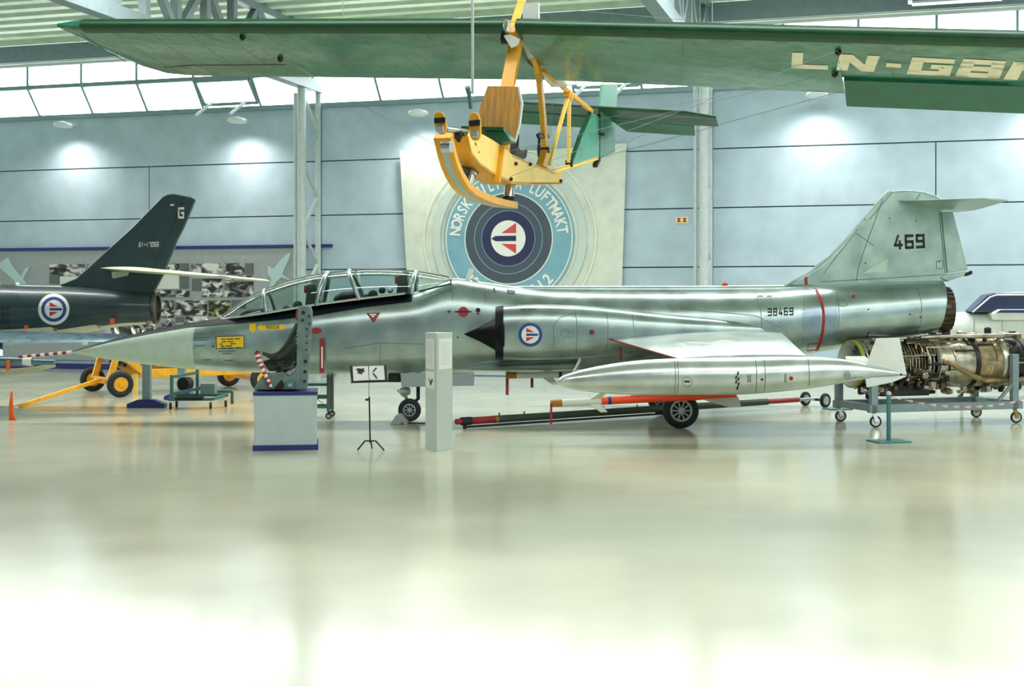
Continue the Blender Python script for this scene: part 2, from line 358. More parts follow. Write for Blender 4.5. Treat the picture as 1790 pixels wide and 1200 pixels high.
wbox(MB(), (s0+s1)/2, z0+.3, 2.2, (s1-s0, .5, .5)).build('duct_body', 'blue_dark', o, bevel=.03); wbox(MB(), (s0+s1)/2, z0+.02, 2.2, (s1-s0-.2, .34, .06)).build('grille', 'steel', o)
MB().bar(wp(s0+.4, z0+.5, 2.2), wp(s0+.4, ZC+.06, 2.2), .04).build('hanger', 'steel', o); MB().bar(wp(s1-.4, z0+.5, 2.2), wp(s1-.4, ZC+.06, 2.2), .04).build('hanger', 'steel', o)
# wall lamps
def wall_lamp(px, py, label):
    s, z = wray(px, py, .8); o = thing('wall_lamp', label, 'lamp', wp(s, z, .8), group='wall downlights')
    ax = (Vector((0,0,-1))+WN*.1).normalized()
    MB().lathe([(-.1, 0), (-.1, .1), (-.05, .27), (.02, .3), (.04, .28)], wp(s, z, .8), ax, 24).build('shade', 'lamp_body', o, smooth=50)
    MB().lathe([(.02, 0), (.02, .26), (.035, .25), (.035, 0)], wp(s, z, .8), ax, 24).build('diffuser', 'lamp_glow', o)
    MB().bar(wp(s, z+.1, 0), wp(s, z+.1, .75), .05).build('bracket', 'lamp_body', o)
    l = bpy.data.lights.new('lamp_light', 'SPOT'); l.energy = 300; l.spot_size = math.radians(150); l.spot_blend = 1.0; l.shadow_soft_size = .2; l.color = (1, .9, .84)
    lo = bpy.data.objects.new('lamp_light', l); COL.objects.link(lo); lo.parent = o
    lo.location = Vector((0,0,-.1)); lo.rotation_euler = Vector((0,0,-1)).to_track_quat('-Z', 'Y').to_euler()
wall_lamp(110, 219, 'round white wall downlight above the dark green tail fin, leftmost lamp'); wall_lamp(415, 211, 'round white wall downlight left of the left lattice column')
wall_lamp(731, 198, 'round white wall downlight above the corner of the round-emblem banner'); wall_lamp(1428, 166, 'round white wall downlight half hidden above the green wing registration letters'); wall_lamp(1830, 150, 'round white wall downlight at the far right edge')
# exhibition board with prints
s0, _ = wray(-60, 500, .12); s1, _ = wray(527, 500, .12); zt = wray(0, 437, .12)[1]
bd = thing('display_board', 'grey exhibition board with blue edges and aircraft photographs on back wall', 'display board', wp((s0+s1)/2, 0, .12))
wbox(MB(), (s0+s1)/2, (zt+.3)/2, .08, (s1-s0, .06, zt-.3)).build('panel', 'board', bd)
wbox(MB(), (s0+s1)/2+.5, zt, .1, (s1-s0+1.0, .09, .1)).build('edge_strip', 'navy', bd); wbox(MB(), s1, zt/2, .1, (.13, .09, zt)).build('edge_strip', 'navy', bd)
k = 0
for (x0, y0, x1, y1, mm) in [(86,462,104,480,'print0'),(104,462,148,483,'print1'),(86,480,104,497,'text_grey'),(104,483,148,497,'text_white'),(152,462,168,480,'print2'),(272,461,313,476,'print2'),(314,460,330,505,'text_grey'),(274,479,313,506,'text_white'),(274,507,331,520,'print3'),
        (334,460,352,477,'print0'),(352,460,388,479,'print1'),(335,487,351,509,'text_grey'),(352,487,389,520,'print2'),(272,525,304,556,'print3'),(306,525,362,552,'print1'),(364,525,402,554,'print_col'),(306,554,322,566,'text_grey'),(324,553,362,566,'print0'),
        (392,460,427,480,'print2'),(428,460,443,480,'text_grey'),(392,482,443,490,'print3'),(392,492,443,520,'print0'),(404,524,430,540,'text_grey')]:
    a, b_ = wray(x0, y0, .14); c, d = wray(x1, y1, .14)
    wbox(MB(), (a+c)/2, (b_+d)/2, .125, (c-a-.02, .03, b_-d-.02)).build('print', mm, bd)
for poly in ([(10,452),(14,450),(18,462),(36,484),(44,470),(51,466),(48,474),(40,488),(46,497),(30,497),(24,490),(0,468),(0,460)],
             [(470,505),(474,488),(468,478),(468,465),(478,471),(490,455),(505,442),(508,442),(506,452),(497,470),(494,480),(510,492),(492,485),(482,494),(476,505)]):
    pts = [wp(*wray(x, y, .14), .115) for x, y in poly]
    MB().prism(pts, WN*.03).build('aircraft_silhouette', 'board_cyan', bd, label='pale cyan cut-out shape of an aircraft')
# banner
cs, cz = wray(888, 417, .3)
bn = thing('wall_banner', 'pale cloth banner with a blue ring, dark target and a red and blue emblem', 'banner', wp(cs, cz, .3))
tl, tr_ = wray(697, 263, .3), wray(1094, 250, .3); bl, br = wray(712, 520, .3), wray(1085, 530, .3)
m = MB(); NU, NV = 28, 14; vs = []
for j in range(NV+1):
    for i in range(NU+1):
        u, v = i/NU, j/NV; a = [tl[q]+(tr_[q]-tl[q])*u for q in (0,1)]; c = [bl[q]+(br[q]-bl[q])*u for q in (0,1)]
        vs.append(wp(a[0]+(c[0]-a[0])*v, a[1]+(c[1]-a[1])*v-.12*math.sin(math.pi*u)*(1-v), .22+.02*math.sin(9*u+3*v)))
m.add(vs, [(j*(NU+1)+i, j*(NU+1)+i+1, (j+1)*(NU+1)+i+1, (j+1)*(NU+1)+i) for j in range(NV) for i in range(NU)])
m.build('cloth', 'banner', bn, smooth=True)
R1 = wray(1004, 417, .3)[0]-cs                                     # outer ring radius in metres
def disc(name, r0, r1, mm, t, n=64):
    m = MB(); c = lambda r, k: wp(cs+r*math.cos(2*math.pi*k/n), cz+r*math.sin(2*math.pi*k/n), t)
    if r0 == 0: m.add([c(r1, k) for k in range(n)], [tuple(range(n))])
    else: m.add([c(r, k) for k in range(n) for r in (r0, r1)], [(2*k, 2*k+1, (2*k+3) % (2*n), (2*k+2) % (2*n)) for k in range(n)])
    return m.build(name, mm, bn)
U = R1/115
mat('bn_pale', (190,206,200), .75); mat('bn_edge', (150,190,204), .75)
disc('printed_ring', 150*U, 152.5*U, 'bn_line', .262); disc('printed_ring', 122*U, 136*U, 'bn_pale', .263)
disc('ring_band', 0, R1, 'bn_blue', .266); disc('printed_ring', 110*U, 112*U, 'bn_line', .27); disc('printed_ring', 76*U, 78*U, 'bn_line', .27)
disc('target_disc', 0, 76*U, 'bn_dark', .274); disc('printed_ring', 59.5*U, 60.3*U, 'bn_edge', .278); disc('target_disc', 0, 47*U, 'bn_navy', .28); disc('printed_ring', 46.5*U, 47.2*U, 'bn_edge', .283); disc('target_disc', 0, 30.5*U, 'bn_white', .286)
def bpoly(name, pts, mm): MB().add([wp(cs+x*U, cz-y*U, .292) for x, y in pts], [tuple(range(len(pts)))]).build(name, mm, bn)
bpoly('emblem', [(-12,-9),(14,-26),(14,-9)], 'bn_red'); bpoly('emblem', [(-12,9),(14,10),(14,26)], 'bn_red'); bpoly('emblem', [(-30,0),(-22,-4.5),(14,-4.5),(14,4.5),(-22,4.5)], 'bn_navy')
def arc_text(txt, a0, a1, r, size, flip=False, xs=1.):
    cu = bpy.data.curves.new('t', 'FONT'); to = bpy.data.objects.new('t', cu); COL.objects.link(to); cu.size = size; cu.align_x = 'CENTER'; cu.offset = .012; cu.resolution_u = 3
    for i, ch in enumerate(txt):
        if ch == ' ': continue
        cu.body = ch; bpy.context.view_layer.update(); me = to.evaluated_get(bpy.context.evaluated_depsgraph_get()).to_mesh()
        a = a0+(a1-a0)*i/(len(txt)-1); mb = MB(); vs = []
        for v in me.vertices:
            x, y = v.co.x*xs, v.co.y
            rr = r+y if not flip else r-y
            aa = a-x/r if not flip else a+x/r
            vs.append(wp(cs+rr*math.cos(aa), cz+rr*math.sin(aa), .278))
        mb.add(vs, [tuple(p.vertices) for p in me.polygons]); mb.build('letter', 'bn_white', bn)
    bpy.data.objects.remove(to)
arc_text('NORSK MILITÆR LUFTMAKT', math.radians(172), math.radians(8), 86*U, 27*U, xs=.66); arc_text('1912 - 2012', math.radians(225), math.radians(315), 106*U, 26*U, True)
# small sign
s0, z0 = wray(1192, 385, .02)
o = thing('wall_sign', 'small pale yellow wall sign with two dark red symbols', 'sign', wp(s0, z0, 0))
wbox(MB(), s0, z0, .035, (.36, .02, .19)).build('plate', 'sign', o)
for dx in (-.08, .08):
    m = MB(); wbox(m, s0+dx, z0+.04, .05, (.1, .01, .03)); wbox(m, s0+dx, z0-.04, .05, (.1, .01, .03)); wbox(m, s0+dx, z0, .05, (.04, .01, .06)); m.build('symbol', 'red', o)
# ================================================================== SILVER TWO-SEAT JET
Y0 = 24.15; K = F/Y0
def X0(px): return (px-CX)/K
def Z0(py): return CH+(HY-py)/K
def interp(tab, x):
    if x <= tab[0][0]: return tab[0][1:]
    for a, b in zip(tab[:-1], tab[1:]):
        if x <= b[0]:
            f = (x-a[0])/(b[0]-a[0]); return tuple(p+(q-p)*f for p, q in zip(a[1:], b[1:]))
    return tab[-1][1:]
def smooth_tab(tab, x):                                             # Catmull-Rom through the stations
    i = max(0, min(len(tab)-2, next((k for k in range(len(tab)-1) if x <= tab[k+1][0]), len(tab)-2)))
    p1, p2 = tab[i], tab[i+1]; p0 = tab[max(0, i-1)]; p3 = tab[min(len(tab)-1, i+2)]
    h = p2[0]-p1[0]; t = (x-p1[0])/h; out = []
    for k in range(1, len(p1)):
        m1 = (p2[k]-p0[k])/max(1e-6, p2[0]-p0[0])*h; m2 = (p3[k]-p1[k])/max(1e-6, p3[0]-p1[0])*h
        out.append((2*t**3-3*t*t+1)*p1[k]+(t**3-2*t*t+t)*m1+(-2*t**3+3*t*t)*p2[k]+(t**3-t*t)*m2)
    return out
def sect(x, zt, zb, wd, n=2.2, N=40, yc=0., skew=0., zc=None):
    zc = (zt+zb)/2 if zc is None else zc; out = []
    for k in range(N):
        a = 2*math.pi*k/N; c, s = math.cos(a), math.sin(a)
        y = wd*math.copysign(abs(c)**(2/n), c); z = math.copysign(abs(s)**(2/n), s); z = zc+(zt-zc)*z if z > 0 else zc+(zc-zb)*z
        out.append(Vector((x+skew*(z-zc), yc+y, z)))
    return out
jet = thing('fighter_jet', 'silver two-seat jet with tip tank, numbered 469 on its tail fin', 'aircraft', (X0(1000), Y0, 0))
FT = [(122,616,617,.01,2),(135,611.5,619.5,.045,2),(165,603,624.5,.12,2),(201,593,630.5,.20,2),(268,577,639,.32,2),(335,564.5,646,.42,2.05),(388,556,649.5,.47,2.2),(472,547,652,.52,2.5),(555,533,654,.55,2.6),(639,521.5,655,.565,2.6),(723,511.5,655,.57,2.5),(752,501,654.5,.57,2.4),(788,486.5,653.5,.575,2.2),
      (835,492,652,.58,2.2),(902,501,649.5,.6,2.2),(969,507.5,648,.62,2.3),(1069,509,644,.645,2.3),(1200,509,638,.67,2.2),(1320,507,630,.68,2.1),(1408,501.5,619,.67,2.05),(1500,496,604,.6,2),(1580,493.5,592,.52,2),(1640,492.5,581,.46,2)]
def fsec(px, grow=0., N=40):
    t, b, w_, n = smooth_tab(FT, px); sk = max(0, (px-1560)/85)*.14
    return sect(X0(px), Z0(t)+grow, Z0(b)-grow, w_+grow, n, N, Y0, sk)
body = MB(); stations = [347]+[x for x in range(356, 1640, 12)]+[1640]
body.loft([fsec(x) for x in stations])
rad = MB().loft([fsec(x) for x in (122.5, 126, 130, 138, 150, 165, 182, 201, 225, 250, 275, 300, 325, 347)])
fus = body.build('fuselage', 'alu', jet, smooth=40); rdm = rad.build('radome', 'radome', jet, smooth=40)
# dorsal spine
m = MB(); SP = [(885,500.5,.03),(910,499.8,.11),(960,499.6,.13),(1100,499.6,.13),(1250,499.4,.13),(1350,498.5,.12),(1420,497.5,.1)]
m.loft([sect(X0(x), Z0(t), Z0(518), w_, 3.2, 20, Y0) for x, t, w_ in SP]); m.build('dorsal_spine', 'alu', jet, smooth=40)
# anti-glare strip
def zline(px): return Z0(interp([(122,616),(201,596.5),(268,583),(335,572),(402,566),(472,560.5),(555,552),(639,537.5),(723,527.5)], px)[0])
ag = MB(); rings = []
for px in list(range(126, 724, 9))+[723]:
    r = fsec(px, .006, 80); zl = zline(px); zc = (max(p.z for p in r)+min(p.z for p in r))/2
    cand = [p for p in r[:41]]                                       # upper half, from +Y over the top to -Y
    lo = next((i for i in range(21) if cand[i].z >= zl), 20)
    pts = [cand[int(round(lo+(40-2*lo)*q/12))] for q in range(13)]
    # end points exactly on the paint line
    def cross(i, j):
        a, b_ = cand[i], cand[j]; f = 0 if abs(b_.z-a.z) < 1e-6 else max(0, min(1, (zl-a.z)/(b_.z-a.z))); return a.lerp(b_, f)
    if lo > 0: pts[0] = cross(lo-1, lo); pts[12] = cross(40-lo+1, 40-lo)
    rings.append(pts)
ag.loft(rings, open_ring=True, caps=False); ag.build('anti_glare_panel', 'black_paint', jet, smooth=60)
# nose probe with striped cover
a, b_ = at(124, 616, Y0), at(33, 624.5, Y0)
for k in range(12):
    p, q = a.lerp(b_, k/12), a.lerp(b_, (k+1)/12); MB().tube([p, q], .03-.0003*k, 10).build('probe_cover', 'red' if k % 2 else 'white', jet, smooth=50)
# canopy
CT = [(384,556),(400,545),(427,526),(450,513.5),(472,504),(516,489.5),(572,478.5),(610,474.5),(650,472.5),(695,473.5),(737,477),(770,482.5),(792,487)]
SILL = [(384,560),(472,547.5),(555,533.5),(639,522.5),(723,512.5),(735,508),(765,497),(792,488)]
CW = [(384,.1),(420,.3),(472,.42),(555,.46),(650,.47),(723,.46),(792,.4)]
def cpt(px, a, grow=0.):
    t, s_, w_ = smooth_tab(CT, px)[0], interp(SILL, px)[0], interp(CW, px)[0]
    z0 = Z0(s_)-.02; h = max(.01, Z0(t)-z0); c = math.cos(a)
    return Vector((X0(px), Y0+(w_+grow)*math.copysign(abs(c)**.8, c), z0+(h+grow)*math.sin(a)**.9))
NA = 17
for nm, x0, x1 in (('windscreen', 386, 463), ('front_canopy', 468, 566), ('middle_windscreen', 570, 622), ('rear_canopy', 626, 724), ('rear_window', 732, 788)):
    m = MB(); n_ = 9; m.loft([[cpt(x0+(x1-x0)*i/n_, math.pi*k/(NA-1)) for k in range(NA)] for i in range(n_+1)], open_ring=True, caps=False); m.build(nm, 'canopy_glass', jet, smooth=60)
def arch(xb, xt, r, mm='gear_grey', name='canopy_frame'):
    MB().tube([cpt(xb+(xt-xb)*math.sin(math.pi*k/20), math.pi*k/20, .006) for k in range(21)], r, 8).build(name, mm, jet, smooth=50)
arch(388, 387, .018); arch(474, 463, .03, 'alu'); arch(559, 573, .042, 'alu'); arch(633, 611, .04, 'alu'); arch(723, 728, .04, 'alu'); arch(790, 788, .02)
for yy in (-1, 1):
    MB().tube([Vector((X0(x), Y0+yy*(interp(CW, x)[0]+.015), Z0(interp(SILL, x)[0])+.005)) for x in range(388, 724, 12)], .022, 6).build('canopy_sill', 'alu_light', jet, smooth=50)
    MB().bar(Vector((X0(735), Y0+yy*.47, Z0(510))), Vector((X0(790), Y0+yy*.44, Z0(497))), .03, .03).build('canopy_sill', 'dark', jet)
MB().tube([cpt(384+408*k/40, math.pi/2, .01) for k in range(41)], .016, 6).build('canopy_spine', 'alu_light', jet, smooth=50)
# cockpit: tub cover, two seats, instrument shrouds
m = MB().loft([[Vector((X0(x), Y0+q*interp(CW, x)[0]*.93, Z0(interp(SILL, x)[0])+.03-.02*q*q)) for q in (-1,-.5,0,.5,1)] for x in range(396, 724, 12)], open_ring=True, caps=False); m.build('cockpit_deck', 'dark', jet)
for xc, yt, zb in ((545, 497, 536), (703, 481, 516)):
    st = MB(); c = Vector((X0(xc), Y0, 0))
    st.prism([Vector((X0(xc-9), Y0-.22, Z0(zb+4))), Vector((X0(xc+14), Y0-.22, Z0(zb+2))), Vector((X0(xc+9), Y0-.22, Z0(yt))), Vector((X0(xc-5), Y0-.22, Z0(yt+1)))], (0, .44, 0))
    o = st.build('pilot_seat', 'od_green', jet, bevel=.02)
    MB().box((X0(xc-6), Y0, Z0(yt+9)), (.12, .3, .14)).build('headrest', 'red', o, bevel=.02); MB().box((X0(xc+7), Y0, Z0(yt+6)), (.1, .26, .3)).build('rail', 'alu_light', o)
for xa, xb, yt in ((425, 462, 538), (588, 628, 508)):
    MB().loft([sect(X0(x), Z0(y), Z0(y2), .3, 2.4, 16, Y0) for x, y, y2 in ((xa, yt+9, yt+22), (xa+12, yt+2, yt+20), (xb, yt, yt+16))]).build('instrument_shroud', 'dark', jet, smooth=40)
for x, y, r in ((500,540,.06),(520,534,.08),(590,524,.07),(606,518,.05),(652,515,.08),(668,508,.06),(682,508,.05),(640,519,.05)):
    MB().lathe([(-r, r*.5), (-r*.4, r), (r*.4, r), (r, r*.5)], at(x, y, Y0-.15), (1, .3, .4), 10).build('cockpit_fitting', random.choice(['dark', 'od_green', 'alu_light']), jet, smooth=40)
MB().prism([at(813, 489, Y0-.02), at(820, 491, Y0-.02), at(829, 471, Y0-.02), at(820, 469, Y0-.02)], (0, .04, 0)).build('blade_antenna', 'white', jet); MB().lathe([(0,.05),(.03,.06),(.06,.03)], at(831, 491, Y0), (0,0,1), 12).build('beacon', 'white', jet)
for x, y in ((1018, 508.5), (1267, 499)): MB().lathe([(-.03,.07),(.02,.065),(.05,.04),(.06,.01)], at(x, y, Y0), (0,0,1), 14).build('beacon', 'red_bright', jet, smooth=50)
# intakes
YN = Y0-.75; KN = F/YN
NT = [(866,537,629,.96),(880,535,629.5,.985),(900,533.5,630,1.01),(935,532.5,630,1.03),(1002,534,628,1.04),(1069,539,622,1.02),(1130,546,615,.96),(1200,553,609,.88),(1270,559,604,.79),(1330,565,597,.69),(1372,570,590,.6)]
def nsec(px, grow=0., inn=.42, N=32):
    t, b_, o_ = smooth_tab(NT, px); x = (px-CX)/KN; zt = CH+(HY-t)/KN+grow; zb = CH+(HY-b_)/KN-grow
    inn_ = min(inn, o_-.2); return sect(x, zt, zb, (o_-inn_)/2+.06+grow, 2.5, N, Y0-(o_+inn_)/2+.06)
nac = MB().loft([nsec(x) for x in [878]+list(range(890, 1372, 14))+[1372]], caps=False)
lip = MB().loft([nsec(866, -.012), nsec(866, .0), nsec(872, .006), nsec(880, .007)], caps=False)
cx0, cy0 = (868-CX)/KN, CH+(HY-585)/KN
cone = MB().lathe([(-.58, .004), (-.3, .13), (-.05, .27), (.06, .36), (.14, .37)], (cx0, Y0-.66, cy0), (1, 0, 0), 28)
split = MB().prism([Vector((cx0-.0, Y0-.42, cy0+.42)), Vector((cx0-.13, Y0-.5, cy0)), Vector((cx0, Y0-.42, cy0-.42)), Vector((cx0+.2, Y0-.42, cy0-.42)), Vector((cx0+.2, Y0-.42, cy0+.42))], (0, -.04, 0))
duct = MB().add([p+Vector((.12,0,0)) for p in nsec(880, -.02)], [tuple(range(32))])
for mir in (0, 1):
    f = (lambda q: q.mirror(Y0)) if mir else (lambda q: q)
    o = f(nac).build('intake_nacelle', 'alu', jet, smooth=50); f(lip).build('intake_lip', 'black_paint', o, smooth=50); f(cone).build('shock_cone', 'dark_gloss', o, smooth=40)
    f(split).build('splitter_plate', 'dark', o); f(duct).build('duct', 'dark', o)
# wings, tip tanks
YR, YT = Y0-.55, Y0-3.2
def airfoil(pl, pt, th, N=10):
    pl, pt = Vector(pl), Vector(pt); up, dn = [], []
    for k in range(N+1):
        u = k/N; h = th*(4*u*(1-u))**.8/2; p = pl.lerp(pt, u); up.append(p+Vector((0,0,h))); dn.append(p-Vector((0,0,h)))
    return up+dn[-2:0:-1]
wing = MB().loft([airfoil(at(1046, 588.5, YR), at(1362, 578, YR), .13), airfoil(at(1183, 627, YT), at(1408, 621.5, YT), .06)])
wle = MB().tube([at(1056, 590.3, YR-.25), at(1183, 627, YT)], [.016, .012], 8)
tip_y = Y0-3.36; KT = F/tip_y
def tz(py): return CH+(HY-py)/KT
TT = [(974.5,667,667.5),(978,660.5,674),(985,656.5,677),(1010,648.5,682.5),(1050,639.5,687.5),(1100,632,690.5),(1150,628,691.5),(1200,626.3,691.3),(1300,625,690),(1380,624,683.5),(1440,624.5,676),(1490,630,667),(1530,640,660),(1572,650,657)]
tank = MB(); rings = []
for px in [974.5, 978, 985]+list(range(996, 1572, 12))+[1572]:
    t, b_ = smooth_tab(TT, px); rings.append(sect((px-CX)/KT, tz(t), tz(b_), (tz(t)-tz(b_))/2, 2, 28, tip_y))
tank.loft(rings)
fins = []
c0 = at(1515, 648, tip_y); c1 = at(1584, 655, tip_y)
def fin(root0, root1, t0, t1, th=.02):
    a = [Vector(p) for p in (root0, root1, t1, t0)]; n_ = (a[1]-a[0]).cross(a[3]-a[0]).normalized()*th
    return MB().prism([p-n_/2 for p in a], n_)
fins.append(fin(at(1515,636,tip_y), at(1585,656,tip_y), at(1532,592,tip_y-.1), at(1572,591,tip_y-.1)))
fins.append(fin(at(1512,660,tip_y), at(1584,658,tip_y), at(1515,677,tip_y-.25), at(1560,668,tip_y-.25)))
fins.append(fin(at(1480,634,tip_y+.05), at(1530,640,tip_y), at(1478,624,tip_y+.55), at(1512,624,tip_y+.55)))
for mir in (0, 1):
    f = (lambda q: q.mirror(Y0)) if mir else (lambda q: q)
    o = f(wing).build('wing', 'alu_light', jet, smooth=30); f(wle).build('leading_edge', 'red', o, smooth=50)
    o = f(tank).build('tip_tank', 'alu_light', jet, smooth=50)
    for q in fins: f(q).build('tank_fin', 'jet_white', o)
tt = bvh(tank); wt = bvh(wing)
for x in (1178, 1320, 1335, 1412): decal('tank_seam', strip([(x+3*math.sin(math.pi*k/10), 624+7*k) for k in range(11)], 1.2), tt, 'line', jet)
decal('tank_seam', strip([(1183+3*math.sin(math.pi*k/10), 624+7*k) for k in range(11)], 1.0), tt, 'line', jet)
decal('stencil', ring2(1201, 668, 8.2, 9), tt, 'line', jet); decal('stencil', [[(1196,666),(1206,666),(1206,669),(1196,669)]], tt, 'ink', jet)
decal('stencil', [[(1289+d, y),(1292+d, y),(1291+d, y+6),(1288+d, y+6)] for d, y in ((0,650),(-3,657),(1,660),(-3,665),(1,669),(-1,676))], tt, 'ink', jet)
decal('filler_cap', [circ(1332, 664, 2.2)], tt, 'ink', jet); decal('filler_cap', [circ(1383, 662, 3.6)], tt, 'red', jet); decal('tail_light_plate', [circ(1481, 656.5, 6.5, 7.5)], tt, 'gear_grey', jet); decal('tail_light', [circ(1482, 656.5, 3.6, 2.6)], tt, 'red_bright', jet)
decal('stencil', [[(1306+4*i, 656+1.6*j),(1309+4*i, 656+1.6*j),(1309+4*i, 657+1.6*j),(1306+4*i, 657+1.6*j)] for i in range(2) for j in range(8)], tt, 'line', jet)
decal('stencil', [[(1371, 654+2*j),(1375, 654+2*j),(1375, 655.2+2*j),(1371, 655.2+2*j)] for j in range(8)], tt, 'line', jet)
# tail
def flat(pts, th, y=Y0): return MB().prism([at(px, py, y)+Vector((0, th/2, 0)) for px, py in pts], (0, -th, 0))
finp = [(1362,500),(1385,492),(1408,481),(1430,467),(1451,450),(1480,419),(1508,387),(1530,360),(1545,342.5),(1556,334.5),(1575,333),(1595,333),(1616,336),(1635,342),(1647,349),(1652,368),(1644,369),(1654,478),(1653,493),(1540,497),(1440,502)]
finm = flat(finp, .1); finm.build('tail_fin', 'alu_fin', jet, bevel=.035)
rud = flat([(1644.5,371),(1665,371),(1691,472),(1655,478)], .07); rud.build('rudder', 'alu_fin', jet, bevel=.015)
flat([(1640,486),(1652,480),(1697,473.5),(1697,479),(1672,486),(1654,493)], .16).build('tail_fairing', 'alu_fin', jet, bevel=.03)
flat([(1682,478),(1698,472.5),(1698,480),(1684,484)], .18).build('fairing_tip', 'dark', jet, bevel=.03)
st = MB(); r0, r1 = at(1565, 351.5, Y0), at(1704, 368, Y0); YS = Y0-1.78
st.loft([airfoil(at(1721, 346.5, YS), at(1764, 351, YS), .025), airfoil(r0, r1, .12)]); st2 = st.mirror(Y0)
for q in (st, st2): q.build('stabilizer', 'alu_fin', jet, smooth=25)
MB().tube([at(1372, 499, Y0-.05), at(1408, 481, Y0), at(1451, 450, Y0), at(1508, 387, Y0), at(1545, 342.5, Y0), at(1556, 335, Y0)], .035, 8).build('leading_edge', 'alu', jet, smooth=50)
ft_ = bvh(finm); rt_ = bvh(rud)
decal('tail_number', word('469', ((1563,437),(1617,434),(1616,409),(1562,411)), .25), ft_, 'ink', jet, label='dark numerals 469')
for pth in ([(1545,342),(1530,385),(1515,425),(1500,470),(1497,492)], [(1642,370),(1652,478)], [(1497,408),(1528,430)], [(1440,478),(1500,400)], [(1434,493),(1560,486),(1650,480)], [(1560,336),(1520,384)], [(1612,334),(1600,352)]): decal('panel_line', strip(pth, 1.1), ft_, 'line', jet)
decal('panel_patch', [[(1506,479),(1552,452),(1550,475)]], ft_, 'radome', jet); decal('panel_outline', strip([(1637,457),(1648,456),(1648,470),(1637,470),(1637,457)], 1), ft_, 'line', jet)
decal('red_stripe', [[(1406,482),(1411,479),(1412,498),(1407,499)]], ft_, 'red', jet)
for x, y in ((1512,384),(1555,382),(1601,386),(1513,460),(1642,458)): decal('rivet', [circ(x, y, 1.3, n=8)], ft_, 'ink', jet)
# nozzle
noz = MB(); nc = Vector((X0(1640), Y0, Z0(541)))
noz.lathe([(-.1, .40), (.0, .425), (.12, .41), (.2, .385), (.2, .35), (-.05, .33)], nc, (1, 0, .0), 36, caps=False)
o = noz.build('nozzle', 'burnt', jet, smooth=30); MB().lathe([(-.02, 0), (-.02, .4)], nc, (1,0,0), 24).build('nozzle_inside', 'dark', o)
m = MB()
for k in range(24):
    a = 2*math.pi*k/24; m.bar(nc+Vector((0, .43*math.cos(a), .43*math.sin(a))), nc+Vector((.19, .4*math.cos(a), .4*math.sin(a))), .035, .02, up=(0, math.cos(a), math.sin(a)))
m.build('nozzle_flaps', 'eng_dark', o)
# markings on the fuselage
ft = bvh(body, rad, nac)
def roundel(cx, cy, r, tree, par, outer='roundel_blue', sx=1., edge=None):
    if edge: decal('roundel_edge', [circ(cx, cy, edge*sx, edge, 36)], tree, 'white', par, 5, .005)
    decal('roundel_ring', [circ(cx, cy, r*sx, r, 36)], tree, outer, par, 5, .007); decal('roundel_centre', [circ(cx, cy, r*.74*sx, r*.74, 36)], tree, 'white', par, 5, .010)
    q = r/21.
    P = lambda pts: [(cx+x*q*sx, cy+y*q) for x, y in pts]
    decal('roundel_red', [P([(-7,-12),(7,-4.5),(-7,-4.5)]), P([(-7,12),(7,4.5),(-7,4.5)])], tree, 'red_bright', par, 5, .013); decal('roundel_bar', [P([(-7,-2.2),(12,-2),(15,0),(12,2),(-7,2.2)])], tree, outer, par, 5, .013)
roundel(927, 585.5, 21, ft, jet)
decal('serial_number', word('38469', ((1342,553),(1387,551.5),(1387,537.5),(1342,539)), .3), ft, 'ink', jet, label='dark numerals 38469')
decal('rescue_arrow', [[(449,572.5),(457,567),(457,570),(498,567.5),(498,576),(457,577.5),(457,580)]], ft, 'yellow', jet, label='yellow rescue arrow'); decal('rescue_text', word('RESCUE', ((465.5,575.5),(488,574.5),(488,569),(465.5,570)), .35), ft, 'ink', jet, off=.009)
decal('rescue_tab', [[(436,567),(447,566),(447,578),(443.5,580),(441.5,584),(439.5,580),(436,578)]], ft, 'yellow', jet); decal('placard', [[(377.5,589),(427,587),(427,609),(378,610.5)]], ft, 'yellow', jet, label='yellow placard with black text'); decal('placard_edge', strip([(378,589),(426.5,587.5),(426.5,608.5),(378.5,610),(378,589)], 1), ft, 'ink', jet, off=.009)
decal('placard_text', [[(x, y-.03*(x-380)),(x+l, y-.03*(x+l-380)),(x+l, y+1.6-.03*(x+l-380)),(x, y+1.6-.03*(x-380))] for x, y, l in ((387,593,7),(396,593,12),(410,593,10),(387,597.5,8),(398,597.5,10),(384,601.5,5),(402,601.5,10),(386,605,6),(394,605,12),(386,608.5,9),(398,608.5,10),(411,608.5,10))], ft, 'ink', jet, off=.009)
decal('warning_triangle', [[(640,547.5),(665,546.5),(653,565)]], ft, 'red', jet, label='red warning triangle'); decal('triangle_text', [[(646,549),(658,549),(658,551.5),(646,551.5)],[(649,552.5),(655,552.5),(654,555),(650,555)]], ft, 'white', jet, off=.009)
decal('red_cap', [circ(810, 545.5, 9)], ft, 'red', jet); decal('cap_bar', [[(795,544),(824,544),(824,546.5),(795,546.5)]], ft, 'ink', jet, off=.009); decal('black_cap', [circ(835.5, 542.5, 4.2), [(834.5,545),(836.5,545),(836.5,549),(834.5,549)],[(831,548.5),(840,548.5),(840,549.5),(831,549.5)]], ft, 'ink', jet); decal('star_mark', [[(779,545),(784,544),(785,540.5),(786,544),(790,545),(786,546),(785,549.5),(784,546)]], ft, 'ink', jet)
decal('red_hatch', [[(543,576),(551,575),(551,573),(555,573),(555,575),(562,576),(562,581),(555,581),(555,584),(551,584),(551,582),(543,582)]], ft, 'red', jet)
decal('access_dot', [circ(1034.5, 581, 4.4)], ft, 'ink', jet); decal('access_dot', [circ(1035, 581, 3)], ft, 'red', jet, off=.009)
